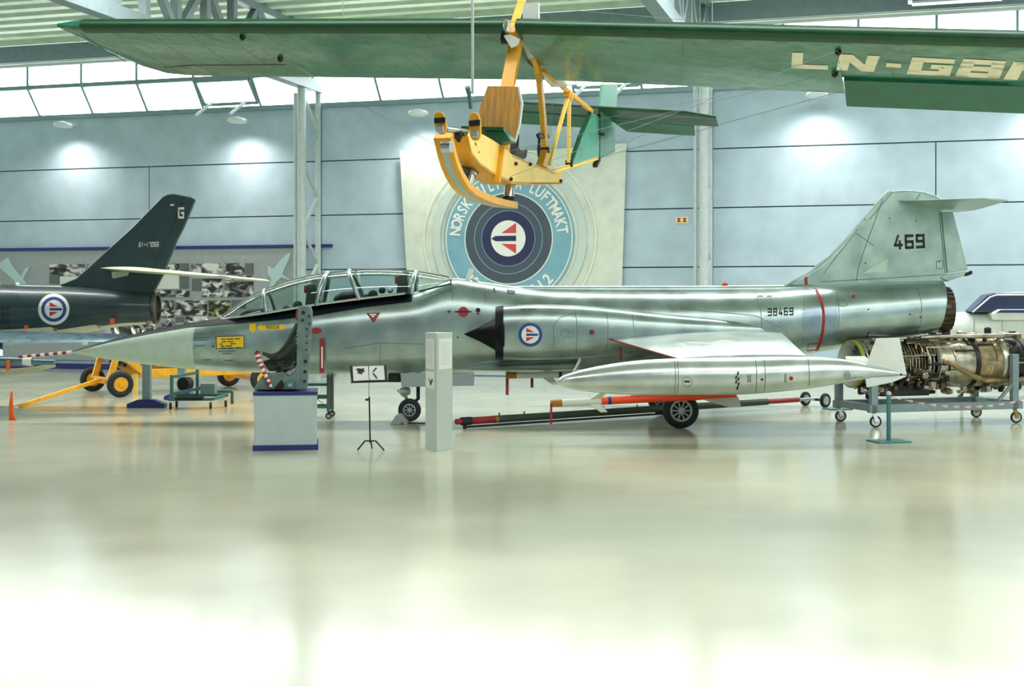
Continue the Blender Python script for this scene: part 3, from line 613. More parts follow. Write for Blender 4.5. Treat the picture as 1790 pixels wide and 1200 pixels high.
decal('red_ring', strip([(1420,499),(1427,508),(1432,518),(1436.5,530),(1439.5,545),(1440,560),(1438.5,578),(1435,595),(1429,611),(1426,618)], 5), ft, 'red', jet); decal('red_outline', strip([(1413,602),(1432,600.5),(1429,612),(1411,614),(1413,602)], 1.4), ft, 'red', jet)
decal('repair_panel', [[(1403,540),(1434,540),(1436,560),(1432,592),(1405,600),(1402,570)],[(1443,540),(1463,538),(1465,575),(1460,590),(1442,592)]], ft, 'alu_patch', jet, off=.005)
for pth in ([(788,487),(791,510),(791,527)], [(847,493),(849,530)], [(1002,534),(1008,560),(1009,590),(1006,626)], [(968,590),(967,570),(978,556),(1003,548)], [(968,590),(968,610)], [(1060,541),(1063,570),(1062,600),(1060,615)], [(1105,545),(1109,580)], [(1460,500),(1466,530),(1467,560),(1463,590),(1456,610)], [(1602,496),(1611,530),(1611,560),(1603,588)], [(664,655),(665,600)], [(600,610),(664,600),(740,602)], [(1405,503),(1407,560),(1403,600)], [(1320,508),(1330,545),(1332,575)], [(1190,540),(1320,552),(1366,574)]):
    decal('panel_line', strip(pth, 1.0), ft, 'line', jet, 8, .004)
decal('stencil', [[(862+6*k, 503+.7*k),(865+6*k, 503.4+.7*k),(866+6*k, 511+.7*k),(863+6*k, 510+.7*k)] for k in (0,4,4.6,5.2,5.8)], ft, 'ink', jet)
decal('stencil', word('NO', ((910,543),(918,543),(918,540),(910,540)), .3)+word('STEP', ((922,543),(936,543),(936,540),(922,540)), .3), ft, 'ink', jet)
decal('stencil', [[(980+4*i+random.random(), 576+3.2*j),(982.5+4*i, 576+3.2*j),(982.5+4*i, 577.4+3.2*j),(980+4*i, 577.4+3.2*j)] for i in range(6) for j in range(5) if random.random() < .75], ft, 'line', jet)
decal('stencil', [[(x, y),(x+l, y-.5),(x+l, y+1.3),(x, y+1.8)] for x, y, l in ((340,582,18),(338,590,28),(338,594,26),(340,604,18),(382,614,30),(388,618,16),(355,629,14),(392,630,16),(1324,517,10),(1340,517,9))], ft, 'line', jet)
decal('access_dot', [circ(1492, 518.5, 3.5, 3)], ft, 'red', jet); decal('panel_outline', strip([(1461,526),(1470,524),(1478,526),(1481,534),(1474,536),(1463,533),(1461,526)], 1), ft, 'line', jet); decal('vent', [[(1514,591),(1517,582),(1519,582),(1516,591)]], ft, 'ink', jet); decal('vent', [[(1597,588),(1602,577),(1604,577),(1599,588)]], ft, 'ink', jet)
for x, y in ((373,606),(1518,541),(1591,550),(1609,555),(800,590)): decal('access_dot', [circ(x, y, 1.6, n=10)], ft, 'ink', jet)
decal('wing_marking', ring2(1267, 610, 13, 15, 24, 1.6), wt, 'missile_white', jet)
MB().box(at(1269, 578, Y0-.75), (.07, .05, .07)).build('wing_clamp', 'teal', jet)
# streamers, hatches, belly details
def streamer(px, y0, y1, wpx, Y, par, mm='red'):
    k = Y/F; m = MB(); pts = []
    for j in range(6):
        f = j/5; p = at(px, y0+(y1-y0)*f, Y); pts.append((p, .01*math.sin(5*f)))
    m.loft([[p+Vector((-wpx*k/2, d, 0)), p+Vector((wpx*k/2, d+.004, 0)), p+Vector((wpx*k/2, d+.012, 0)), p+Vector((-wpx*k/2, d+.008, 0))] for p, d in pts]); return m.build('streamer', mm, par)
o = streamer(562.5, 592, 652, 8, Y0-.63, jet)
MB().box(at(563, 625, Y0-.655), (.028, .006, .38)).build('streamer_text', 'white', o)
streamer(1085.5, 608, 630, 3.5, Y0-1.0, jet); streamer(886.5, 658, 691, 5, Y0-.12, jet); streamer(930, 660, 678, 5, Y0+.2, jet)
MB().prism([at(700,653,Y0-.3), at(829,653,Y0-.3), at(829,674.5,Y0-.34), at(702,677,Y0-.34)], (0,.03,0)).build('nose_gear_door', 'gear_grey', jet, bevel=.006)
MB().prism([at(700,653,Y0+.3), at(829,653,Y0+.3), at(829,674.5,Y0+.34), at(702,677,Y0+.34)], (0,-.03,0)).build('nose_gear_door', 'gear_grey', jet, bevel=.006)
MB().box(at(690, 661, Y0), (.22, .3, .14)).build('taxi_light_housing', 'dark', jet)
nw = at(716, 716.5, Y0); nw.z = .212
wheel(nw, (0,1,0), .212, .13, jet, name='nose_wheel', rimr=.55, spokes=8)
m = MB().tube([nw+Vector((-.02,.12,.0)), nw+Vector((-.08,.12,.24)), nw+Vector((-.08,0,.3)), Vector((X0(708), Y0, .9))], [.03,.035,.045,.055], 10); lg = m.build('nose_leg', 'rim_grey', jet, smooth=50)
MB().tube([nw+Vector((-.08,-.03,.42)), nw+Vector((-.22,-.03,.36)), nw+Vector((-.1,-.03,.24))], .015, 6).build('torque_link', 'rim_grey', lg, smooth=50); MB().tube([Vector((X0(731), Y0, .95)), Vector((X0(731), Y0, .42)), nw+Vector((.04,.05,.1))], .035, 8).build('drag_strut', 'dark', lg, smooth=50)
MB().lathe([(-.1,.03),(-.08,.07),(.08,.07),(.1,.03)], Vector((X0(709), Y0-.1, .56)), (1,.0,.1), 12).build('steering_unit', 'rim_grey', lg, smooth=40)
for mir in (-1, 1):
    wx = (1190-CX)/F*(Y0-1.28); c = Vector((wx, Y0+mir*1.28, .312))
    wheel(c, (0,1,0), .312, .19, jet, name='main_wheel', rimr=.62, spokes=10)
    l2 = MB().tube([c+Vector((0,-mir*.12,0)), c+Vector((-.1,-mir*.2,.1)), c+Vector((-.45,-mir*.55,.55)), Vector((X0(1105), Y0+mir*.4, 1.25))], [.045,.055,.06,.06], 10).build('main_leg', 'rim_grey', jet, smooth=50)
    MB().tube([c+Vector((-.2,-mir*.3,.25)), Vector((X0(1180), Y0+mir*.45, 1.2))], .03, 8).build('drag_strut', 'dark', l2, smooth=50)
    MB().prism([Vector((X0(1095), Y0+mir*.62, 1.2)), Vector((X0(1150), Y0+mir*.62, 1.2)), Vector((X0(1142), Y0+mir*.95, .82)), Vector((X0(1105), Y0+mir*.95, .86))], (0, mir*.025, 0)).build('main_gear_door', 'alu_light', jet)
MB().loft([sect(X0(x), Z0(t), Z0(b_), w_, 2.4, 20, Y0-.0) for x, t, b_, w_ in ((800,640,646,.3),(850,630,650.5,.5),(930,626,651,.52),(1000,622,649.5,.52),(1012,625,640,.5))]).build('belly_fairing', 'alu', jet, smooth=40)
MB().prism([at(1012, 612, Y0-.75), at(1016, 630, Y0-.75), at(1004, 650, Y0-.7), at(1001, 650, Y0-.7), at(1011, 630, Y0-.75), at(1007, 612, Y0-.75)], (0, .02, 0)).build('duct_edge', 'white', jet)
MB().lathe([(0,.05),(.3,.06),(.7,.05)], at(930, 652, Y0), (1,0,0), 12).build('missile_rail', 'jet_white', jet)
# ================================================================== HANGING GLIDER
PH = math.radians(17); GD = Vector((math.sin(PH), math.cos(PH), 0)); GR = Vector((math.cos(PH), -math.sin(PH), 0)); GM = Vector((-.03, 12.6, 0)); UP = Vector((0,0,1))
def gp(px, py, off=0.):                                              # point of the pod, on a plane along the glider's heading
    a = (px-CX)/F; b = GM+GR*off; t = math.tan(PH); Y = (b.x-b.y*t)/(a-t); return at(px, py, Y)
def gq(px, py, k):                                                   # point on a plane across the heading, k behind the mast
    a = (px-CX)/F; Y = (k+GM.dot(GD))/(a*GD.x+GD.y); return at(px, py, Y)
gl = thing('primary_glider', 'hanging open-frame glider with a green wing and yellow skid and seat', 'glider', gp(890, 360))
ZL = CH+(HY-45)/F*12.6
def wsec(s, c, th=.2, k0=0., N=12, c0=0.):
    z = ZL-(.085*s if s > 0 else .061*s); o = GM+GR*s+UP*z+GD*k0; up, dn = [], []
    for i in range(N+1):
        u = (1-math.cos(math.pi*i/N))/2*(1-c0)+c0; h = th*(2.97*math.sqrt(u)-1.26*u-3.52*u*u+2.84*u**3-1.02*u**4)*.5*min(1, c/1.5+.15)/.5
        p = o+GD*(u*c)-UP*(.19*u*c); up.append(p+UP*h*.8); dn.append(p-UP*h*.3)
    return up+dn[-2:0:-1]
LT_ = [(-5.06,.03),(-5.04,.16),(-5.0,.34),(-4.9,.83),(-4.78,1.22),(-4.6,1.44),(-4.3,1.5)]+[(-4.3+.43*k,1.5) for k in range(1, 10)]+[(-.06,1.5)]
wl_ = MB().loft([wsec(s, c) for s, c in LT_])
RT_ = [(.06,1.5)]+[(.06+.42*k,1.5+.008*k) for k in range(1, 8)]+[(3.05,1.56)]
wr_ = MB().loft([wsec(s, c) for s, c in RT_])
RO_ = [(3.05,1.1)]+[(3.05+.3*k,1.1) for k in range(1, 6)]+[(4.85,.95),(5.05,.5),(5.1,.1)]
wo_ = MB().loft([wsec(s, c) for s, c in RO_])
for q in (wl_, wr_, wo_): q.build('wing_panel', 'green_fab', gl, smooth=30)
# leading-edge caps, rib tapes
for side, sp_ in ((-1, [s for s, c in LT_[4:]]), (1, [.06, 1., 2., 3., 4., 4.9])):
    m = MB(); rings = []
    for s in sp_:
        r = wsec(s, 1.5, .206, -.006, 24); rings.append(r[:5][::-1]+r[-4:][::-1])
    m.loft(rings, open_ring=True, caps=False); m.build('leading_edge', 'green_le', gl, smooth=60)
tree = bvh(wl_, wr_, wo_)
for k in range(-11, 12):
    s = k*.44
    if abs(s) < .2: continue
    z = ZL-(.085*s if s > 0 else .061*s); o = GM+GR*s+UP*(z)
    c = 1.46 if s < 3.05 else 1.05
    r = wsec(s, 1.5 if s < 3.05 else 1.1)[13:]; m = MB(); m.tube([p+UP*.002 for p in r[:-1]], .005, 5); m.build('rib_tape', 'green_fab', gl, smooth=50)
# aileron, drooping at the outer right wing
m = MB(); rings = []
for s in (3.06, 3.6, 4.2, 4.8, 5.0):
    z = ZL-.085*s; o = GM+GR*s+UP*z+GD*1.1-UP*(.19*1.1); e = o+GD*.52-UP*.2
    rings.append([o+UP*.05, e+UP*.008, e-UP*.008, o-UP*.03])
m.loft(rings); ail = m.build('aileron', 'green_le', gl); ail.data.materials[0] = MATS['green_tail']
m = MB(); rings = []
for s in (-3.2, -3.8, -4.4): pass
decal('hinge_line', strip([(286,118.5),(330,114.5),(460,113.5),(500,113)], 1.6), tree, 'dark', gl)
# registration letters under the right wing
q = lambda x0, x1, b0, b1, t0, t1: ((x0, b0), (x1, b1), (x1+4, t1), (x0+3, t0))
for ch, quad in (('L', ((1383,119.5),(1447,122),(1449,93),(1385,92))), ('N', ((1462,122.5),(1527,126),(1538,98),(1468,95))), ('-', ((1547,127),(1573,128.5),(1577,102),(1551,100))), ('G', ((1585,129.5),(1660,133),(1670,104),(1595,100))), ('B', ((1669,134),(1747,137.5),(1759,107),(1684,103))), ('N', ((1754,138.5),(1835,143),(1848,112),(1772,108)))):
    V, H = (.3, .26); decal('registration_letter', word(ch, quad), tree, 'cream_letter', gl, 8, .012)
V, H = .24, .2
decal('seam', strip([(1190,158),(1195,60)], 1), tree, 'green_tail', gl)
# strut fittings and creases at the bracing points
for px, py in ((424,63),(490,101),(1465,88),(1459,127)):
    h, d = cast(px, py, tree)
    if h: MB().lathe([(0,.03),(.03,.03),(.05,.012)], h, (0,-.3,-1), 10).build('wire_fitting', 'dark', gl, smooth=40)
# mast and king post
def plank(pts, wd, th, mm, name='strut', axis='r', par=None):
    a = GR if axis == 'r' else GD; m = MB()
    for p, q in zip(pts[:-1], pts[1:]): m.bar(p, q, wd, th, up=(GD if axis == 'r' else GR))
    return m.build(name, mm, par or gl, bevel=.006)
plank([gp(905, 58), gp(886, 160), gp(876, 290)], .13, .06, 'gl_orange', 'mast'); plank([gp(895, 60), gp(899, 42), gp(910, 8), gp(918, -18)], .07, .05, 'gl_orange', 'king_post')
MB().prism([gq(915,6,.1), gq(941,4,.1), gq(942,45,.1), gq(913,45,.1)], GD*.04).build('king_post_plate', 'white', gl)
MB().prism([gq(880,62,.05), gq(892,60,.05), gq(908,68,.05), gq(905,78,.05), gq(893,83,.05)], GD*.03).build('mast_plate', 'white', gl)
MB().prism([gp(905,76,-.1), gp(930,78,-.1), gp(982,150,-.1), gp(962,153,-.1), gp(916,102,-.1)], GR*.2).build('rear_cowl', 'jet_white', gl, bevel=.02)
for (a, b_) in (((905,60),(884,72)),): MB().lathe([(-.05,.05),(.05,.05)], gp(886, 68, -.06), GR, 12).build('wing_pin', 'dark', gl)
plank([gp(933, 92), gp(941, 125), gp(948, 190), gp(953, 258), gp(952, 302)], .05, .1, 'gl_orange', 'rear_post')
plank([gp(948, 122), gp(1000, 166), gp(1034, 195)], .05, .045, 'gl_orange', 'upper_boom'); plank([gp(958, 303), gp(995, 292), gp(1043, 277)], .05, .045, 'gl_yellow', 'lower_boom')
plank([gp(993, 168), gp(960, 288)], .04, .035, 'gl_yellow', 'brace'); plank([gp(995, 168), gp(994, 285)], .04, .035, 'gl_yellow', 'brace'); plank([gp(990, 163), gp(997, 170)], .06, .08, 'gl_orange', 'joint_block')
plank([gp(955, 262), gp(945, 296), gp(958, 305)], .08, .12, 'gl_orange', 'foot_block')
# pod: side plates with a lower deck
pod = [(793,243),(800,225),(812,232),(838,246),(857,258),(872,271),(895,281),(920,291),(950,303),(962,300),(962,323),(905,323),(872,322),(852,312),(833,303),(815,290),(800,272)]
hw = .13
for sd in (-1, 1):
    MB().prism([gp(x, y)+GR*(sd*hw) for x, y in pod], GR*(-sd*.02)).build('pod_side', 'gl_yellow', gl, bevel=.004)
m = MB(); low = [(793,243),(800,272),(815,290),(833,303),(852,312),(872,322),(905,323),(962,323)]
m.loft([[gp(x, y)+GR*hw, gp(x, y)-GR*hw, gp(x, y)-GR*hw+UP*.02, gp(x, y)+GR*hw+UP*.02] for x, y in low]); m.build('pod_bottom', 'gl_orange', gl)
m = MB(); top = [(800,226),(838,246),(872,271),(895,281),(950,303)]
m.loft([[gp(x, y)+GR*hw, gp(x, y)-GR*hw, gp(x, y)-GR*hw-UP*.02, gp(x, y)+GR*hw-UP*.02] for x, y in top[2:]]); m.build('pod_deck', 'gl_yellow', gl)
plank([gp(876,255,.14), gp(867,320,.14)], .08, .03, 'gl_orange', 'frame_post'); plank([gp(876,255,-.14), gp(867,320,-.14)], .08, .03, 'gl_orange', 'frame_post')
for x, y in ((877,287),(903,288),(868,314),(958,317)): MB().lathe([(0,.02),(.02,.015)], gp(x, y, .0)+GR*.135, GR, 10).build('bolt', 'dark', gl); MB().lathe([(0,.02),(.02,.015)], gp(x, y)-GR*.135, -GR, 10).build('bolt', 'dark', gl)
# skid and shock absorbers
sk = [(774,238),(776,246),(778,254),(781,268),(787,288),(795,306),(805,323),(818,335),(838,345),(858,352),(880,357),(900,359)]
m = MB(); rings = []
for i, (x, y) in enumerate(sk):
    p = gp(x, y); a = gp(*sk[max(0, i-1)]); b_ = gp(*sk[min(len(sk)-1, i+1)]); d = (b_-a).normalized(); n_ = GR.cross(d).normalized()*.03; wv = GR*(.075 if i < len(sk)-1 else .03)
    rings.append([p+wv+n_, p-wv+n_, p-wv-n_, p+wv-n_])
m.loft(rings); m.build('skid', 'gl_orange', gl, smooth=35)
m = MB(); rings = []
for i, (x, y) in enumerate(sk[2:]):
    p = gp(x, y); a = gp(*sk[max(0, i+1)]); b_ = gp(*sk[min(len(sk)-1, i+3)]); d = (b_-a).normalized(); n_ = GR.cross(d).normalized()*.034; wv = GR*.03
    rings.append([p+wv+n_, p-wv+n_, p-wv-n_, p+wv-n_])
m.loft(rings); m.build('skid_runner', 'rim_grey', gl, smooth=35)
for (a, b_) in (((821,303),(815,330)), ((891,322),(889,351))):
    p, q2 = gp(*a), gp(*b_); o = MB().tube([p, p.lerp(q2, .15), p.lerp(q2, .16), p.lerp(q2, .8), p.lerp(q2, .81), q2], [.065,.065,.05,.05,.035,.035], 14).build('shock_absorber', 'chrome', gl, smooth=40)
    MB().lathe([(0,.06),(.04,.06)], q2, UP, 12).build('shock_foot', 'dark', o)
MB().tube([gp(803,294), gp(820,300), gp(833,299)], .03, 8).build('axle_block', 'dark', gl)
# foot pedals
def pedal(cx, cy, w_, h_, k, tilt):
    pts = []
    for i in range(24):
        a = 2*math.pi*i/24; x = w_*math.copysign(abs(math.cos(a))**.7, math.cos(a)); y = h_*math.copysign(abs(math.sin(a))**.8, math.sin(a))
        p = gq(cx+x+tilt*y, cy+y, k); pts.append(p)
    o = MB().prism(pts, GD*.03).build('foot_pedal', 'gl_orange', gl, bevel=.008)
    MB().bar(gq(cx-w_*.9, cy-h_*.12, k-.015), gq(cx+w_*.9, cy-h_*.2, k-.015), .02, .03).build('toe_strap', 'dark', o); MB().bar(gq(cx-w_*.9, cy-h_*.3, k-.015), gq(cx+w_*.9, cy-h_*.38, k-.015), .02, .02).build('toe_strap', 'dark', o)
    MB().box(gq(cx, cy+h_*.55, k-.03), (.06, .04, .06), -PH).build('heel_cup', 'chrome', o, bevel=.01)
pedal(769, 215, 10.5, 20, -1.95, .12); pedal(829.5, 221, 10.5, 25, -1.78, .05)
MB().tube([gq(780,226,-1.7), gq(800,228,-1.6), gq(824,232,-1.4)], .025, 8).build('pedal_bar', 'chrome', gl, smooth=50); MB().tube([gq(800,232,-1.6), gq(812,266,-1.4)], .04, 10).build('damper', 'dark', gl, smooth=50); MB().tube([gq(806,232,-1.55), gq(816,264,-1.35)], .025, 10).build('damper', 'dark', gl, smooth=50)
MB().tube([gq(829,250,-1.4), gq(833,262,-1.3), gq(836,268,-1.3)], .015, 6).build('cable_end', 'dark', gl); MB().lathe([(-.04,.05),(.04,.05)], gq(781,257,-1.9), GR, 12).build('tow_hook', 'chrome', gl, smooth=40)
MB().prism([gp(916,80,-.105), gp(928,80,-.105), gp(941,98,-.105), gp(926,104,-.105)], GR*.21).build('cowl_band', 'dark', gl)
# seat
kb = -.42
MB().prism([gq(x, y, kb) for x, y in ((852,150),(906,151),(912,181),(908,215),(900,246),(866,230),(836,222),(838,190),(841,180))], GD*.025-UP*.0).build('seat_back', 'wood', gl, bevel=.004)
MB().prism([gq(904,151,kb-.005), gq(907,151,kb-.005), gq(913,181,kb-.005), gq(909,216,kb-.005), gq(901,247,kb-.005), gq(899,245,kb-.005), gq(907,215,kb-.005), gq(910,181,kb-.005)], GD*.035).build('seat_back_edge', 'white', gl)
MB().prism([gq(806,220.5,kb-.35), gq(880,222.5,kb-.35), gq(897,245,kb-.02), gq(822,243,kb-.02)], UP*-.03).build('seat_pan', 'green_le', gl)
MB().prism([gq(849,224,kb-.3), gq(880,226,kb-.3), gq(893,246,kb-.3), gq(872,250,kb-.3), gq(851,261,kb-.3)], GD*.2).build('seat_box', 'green_tail', gl, bevel=.006)
plank([gp(898,243), gp(892,290)], .05, .03, 'dark', 'seat_strut'); plank([gp(903,235), gp(901,275)], .05, .03, 'dark', 'seat_strut'); plank([gp(876,243), gp(876,275)], .03, .06, 'gl_orange', 'seat_post')
MB().prism([gp(878,272,-.06), gp(885,256,-.06), gp(892,268,-.06), gp(902,262,-.06), gp(900,276,-.06), gp(888,284,-.06)], GR*.12).build('release_box', 'dark', gl)
MB().tube([gp(823,190), gp(820,165), gp(817,152)], [.016,.02,.026], 8).build('control_stick', 'teal', gl, smooth=50)
# tail
KT_ = (gp(1063, 200)-GM).dot(GD)
def tail_pt(px, py, k): return gq(px, py, k)
zt_ = gq(1045, 200, KT_-.4).z
def hs(name, pts, mm): MB().prism([Vector(p) for p in pts], UP*.03).build(name, mm, gl, bevel=.008)
hs('tailplane', [tail_pt(909,181.5,KT_-.85), tail_pt(1036,189,KT_-.7), tail_pt(1200,198,KT_-.85), tail_pt(1252,207,KT_-.8), tail_pt(1256,222,KT_-.4), tail_pt(1215,220,KT_+.0), tail_pt(1060,205,KT_-.0), tail_pt(909,194,KT_-.0)], 'green_le')
hs('elevator', [tail_pt(1060,206,KT_+.02), tail_pt(1214,221,KT_+.02), tail_pt(1215,238,KT_+.5), tail_pt(1096,231,KT_+.5)], 'green_tail'); hs('elevator', [tail_pt(909,196,KT_+.02), tail_pt(1052,207,KT_+.02), tail_pt(1030,224,KT_+.5), tail_pt(909,217,KT_+.5)], 'green_tail')
def vs_(name, pts, mm, th=.03): MB().prism([gp(x, y)-GR*th/2 for x, y in pts], GR*th).build(name, mm, gl, bevel=.006)
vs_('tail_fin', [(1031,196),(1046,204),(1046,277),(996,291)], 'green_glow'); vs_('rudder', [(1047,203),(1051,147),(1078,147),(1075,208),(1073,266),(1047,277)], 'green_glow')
plank([gp(1031,197), gp(1013,240), gp(996,290)], .05, .03, 'green_le', 'fin_spar'); plank([gp(1047,200), gp(1046,278)], .04, .03, 'dark', 'rudder_post'); plank([gp(1046,278), gp(1040,290)], .06, .05, 'dark', 'tail_shoe')
plank([gp(995,280), gp(995,292)], .08, .05, 'dark', 'boom_joint'); MB().box(gp(1046,235), (.14,.1,.03), -PH).build('control_horn', 'dark', gl)
# wires
def wire(a, b_, r=.0022, mm='steel_dark', name='bracing_wire'): MB().tube([a, b_], r, 5).build(name, mm, gl)
hit = lambda px, py: (cast(px, py, tree)[0] or gp(px, py))
for a, b_ in ((gq(556,140,.8), gp(868,318)), (gq(490,101,.3), gp(800,275)), (gp(868,270), gq(1459,127,.2)), (gp(868,318), gq(1465,88,-.0)), (gp(958,300), gq(1470,160,1.2)), (gp(1046,277), gq(1255,165,KT_)), (gp(1040,210), gq(1250,170,KT_-.5)), (gp(1013,240), gp(975,205)), (gp(820,300), gp(900,270)), (gp(833,268), gp(833,300)), (gp(899,45), gq(424,63,.1)), (gp(910,10), gq(1465,58,.0)), (gp(1046,278), gq(1250,222,KT_-.1)), (gp(965,140), gp(960,240)), (gp(968,140), gp(963,240)), (gp(958,140), gp(955,235))): wire(a, b_)
p = gp(826, 164, -.3); MB().tube([p, Vector((p.x, p.y, ZC+.0))], .014, 8).build('suspension_rod', 'steel', gl, smooth=50)
for px, py in ((600, 60), (1245, 75)):
    h = hit(px, py); MB().tube([h, Vector((h.x, h.y, ZC))], .004, 6).build('suspension_cable', 'steel', gl)
MB().tube([gp(943,232), gp(942,262), gp(941,275)], [.012,.02,.006], 6).build('turnbuckle', 'dark', gl); plank([gp(940,238), gp(958,238)], .05, .03, 'dark', 'control_pulley'); plank([gp(952,258), gp(952,268)], .1, .06, 'dark', 'pulley_box')
# ================================================================== BACKGROUND AIRCRAFT
YF = 27.0
o = thing('fighter_jet', 'dark green jet with swept tail fin lettered G, behind the silver nose', 'aircraft', at(100, 620, YF)-Vector((0,0,at(100,620,YF).z)))
def FS(px, t, b_, w_, n=2.1): p, q = at(px, t, YF), at(px, b_, YF); return sect(p.x, p.z, q.z, w_, n, 32, YF)
ftab = [(-330,495,602,.62),(-150,495,602,.62),(0,497,598,.6),(60,499,594,.58),(110,500,589,.56),(160,503,580,.52),(215,508,570,.45),(255,512.5,567,.37),(271,515,563,.33)]
gb = MB().loft([FS(x, *smooth_tab([(k[0],)+k[1:] for k in ftab], x)) for x in range(-330, 272, 12)]); gb.build('fuselage', 'green_dark', o, smooth=40)
gt = bvh(gb)
MB().lathe([(0,.34),(.05,.32),(.05,.27),(-.1,.25)], at(271, 539, YF), (1,0,0), 24, caps=False).build('tailpipe', 'burnt', o, smooth=40)
m = MB(); rings = []
for x in range(-330, 266, 12):
    t_, b_, w_ = smooth_tab([(k[0],)+k[1:] for k in ftab], x); zl = interp([(-330,584),(0,577),(60,573.5),(160,568),(271,562)], x)[0]
    r = FS(x, t_-.4, b_+.4, w_+.006); zl_ = at(x, zl, YF-.4).z; low = [p for p in r if p.z <= max(zl_, min(q.z for q in r)+.01)]
    low = sorted(low, key=lambda p: p.y); a = low[0].copy(); e = low[-1].copy()
    n_ = 9; pts = [low[min(len(low)-1, int(round(i*(len(low)-1)/(n_-1))))] for i in range(n_)]; rings.append(pts)
m.loft(rings, open_ring=True, caps=False); m.build('belly', 'belly_pale', o, smooth=60)
def flatf(pts, th, Y): return MB().prism([at(x, y, Y)+Vector((0,th/2,0)) for x, y in pts], (0,-th,0))
gf = flatf([(100,505),(107,498),(134,487),(156,468),(190,436),(231,399),(285,344),(294,340),(304,339),(335,345),(343,349),(340,356),(322,399),(311,420),(290,474),(268,516),(200,517)], .1, YF); gf.build('tail_fin', 'green_dark', o, bevel=.03)
g2 = bvh(gf)
decal('fin_letter', word('G', ((311,382.5),(322,382.5),(322,362.5),(311,362.5))), g2, 'white', o, label='white letter G'); decal('fin_serial', word('51-17053', ((242,432),(277,431.5),(277.5,423),(243,424)), .3), g2, 'white', o, label='white serial number')
decal('rudder_line', strip([(318,352),(300,400),(262,480)], 1.0), g2, 'dark', o); decal('fin_light', [circ(301, 358.5, 4, 1.6)], g2, 'white', o); decal('inspection_panel', [[(195,475),(226,476),(223,482),(200,487),(196,486)]], g2, 'belly_pale', o)
roundel(94, 541, 22, gt, o, edge=27.5)
m = MB().loft([airfoil(at(170,468.5,YF), at(288,474,YF), .12), airfoil(at(378,483,YF-2.0), at(404,486.5,YF-2.0), .05)])
for q in (m, m.mirror(YF)): q.build('tailplane', 'belly_pale', o, smooth=30)
tag(decal('stencil', [[(2+8*i, 535+3*j),(8+8*i, 535+3*j),(8+8*i, 536.8+3*j),(2+8*i, 536.8+3*j)] for i in range(2) for j in range(12) if j % 4 != 3], gt, 'ink', o), kind='stuff'); decal('vent', [circ(28, 517.5, 5, 2.2)], gt, 'ink', o)
for x, y in ((46,571),(196,561.5)): MB().box(at(x, y, YF-.5), (.08,.04,.1)).build('orange_plug', 'marker_orange', o)
flatf([(6,494),(30,494),(32,500),(4,499)], .2, YF).build('spine_fairing', 'belly_pale', o)
# wheels that carry it, out of the frame and behind other things
for px_ in (-250,):
    for dy in (-1.2, 1.2):
        c = at(px_, 600, YF); c = Vector((c.x, YF+dy, .33)); wheel(c, (0,1,0), .33, .2, o, name='main_wheel'); MB().tube([c+Vector((0,-dy*.1,0)), Vector((c.x, YF+dy*.35, 1.5))], .05, 8).build('main_leg', 'rim_grey', o)
# pale blue swept wing and pod entering at the left edge
o = thing('jet_aircraft', 'blue-grey jet wing and slim pod at the left edge behind the striped probe', 'aircraft', Vector((at(-120, 600, 25.6).x, 25.6, 0)))
wb = MB(); nodes = [(-260, 25.0, 26.3, .3), (-100, 25.0, 26.35, .26), (0, 25.05, 26.35, .22), (80, 25.2, 26.2, .16), (150, 25.4, 26.05, .11), (206, 25.6, 25.9, .06)]
rings = []
for x, ya, yb, th in nodes:
    p, q = at(x, 598 if x < 100 else 597, ya), at(x, 580+max(0, x)*.075, yb); p.z = 1.42; q.z = 1.56; q.x = p.x+.1
    rings.append(airfoil(p, q, th))
wb.loft(rings); wb.build('wing', 'blue_grey', o, smooth=40)
m = MB().lathe([(-2.6,.08),(0,.085),(.5,.08),(.52,.055),(1.03,.05),(1.05,.02)], at(0, 632, 24.75), (1,0,-.02), 16); q = m.build('pod', 'blue_grey', o, smooth=40)
MB().lathe([(-.05,.088),(.12,.088)], at(46, 632, 24.75), (1,0,-.02), 16, caps=False).build('pod_band', 'white', q)
MB().bar(at(-20, 625, 24.8), at(-20, 603, 25.1), .5, .06).build('pylon', 'blue_grey', o)
MB().prism([at(-150,661,24.9), at(0,649,24.9), at(60,641,24.9), at(88,637,24.9), at(88,641,25.2), at(30,653,25.2), at(-150,667,25.2)], (0,.3,-.03)).build('flap', 'belly_pale', o)
MB().box(at(148, 601, 25.4), (.09,.06,.05)).build('tip_light', 'white', o)
for dx in (-180,):
    c = at(dx, 600, 25.7); MB().tube([Vector((c.x, 25.7, 1.4)), Vector((c.x, 25.7, .3))], .06, 8).build('main_leg', 'rim_grey', o); wheel(Vector((c.x, 25.55, .3)), (0,1,0), .3, .18, o, name='main_wheel')
streamer(14, 630+0, 648, 6, 24.6, o, 'marker_orange')
# white jet with a dark blue scoop at the right edge
YW = 29.5
o = thing('jet_aircraft', 'white fuselage with a dark blue intake scoop behind the engine at right', 'aircraft', Vector((at(1800, 600, YW).x, YW, 0)))
def WS(px, t, b_, w_): p, q = at(px, t, YW), at(px, b_, YW); return sect(p.x, p.z, q.z, w_, 2.3, 28, YW)
wj = MB().loft([WS(*a) for a in ((1560,572,578,.02),(1600,560,590,.2),(1650,548,602,.4),(1700,544,606,.5),(1790,542,610,.58),(2000,540,615,.62),(2400,540,615,.6))]); wj.build('fuselage', 'jet_white', o, smooth=40)
wjt = bvh(wj); decal('panel_line', strip([(1703,545),(1703,600)], 1.1), wjt, 'line', o); decal('panel_line', strip([(1752,545),(1752,600)], .8), wjt, 'line', o)
sc = [(1697,546),(1728,516),(1740,512.5),(1790,511.5),(1900,511),(1900,546)]
MB().prism([at(x, y, YW-.55) for x, y in sc], (0,.5,0)).build('intake_scoop', 'blue_dark', o, bevel=.05)
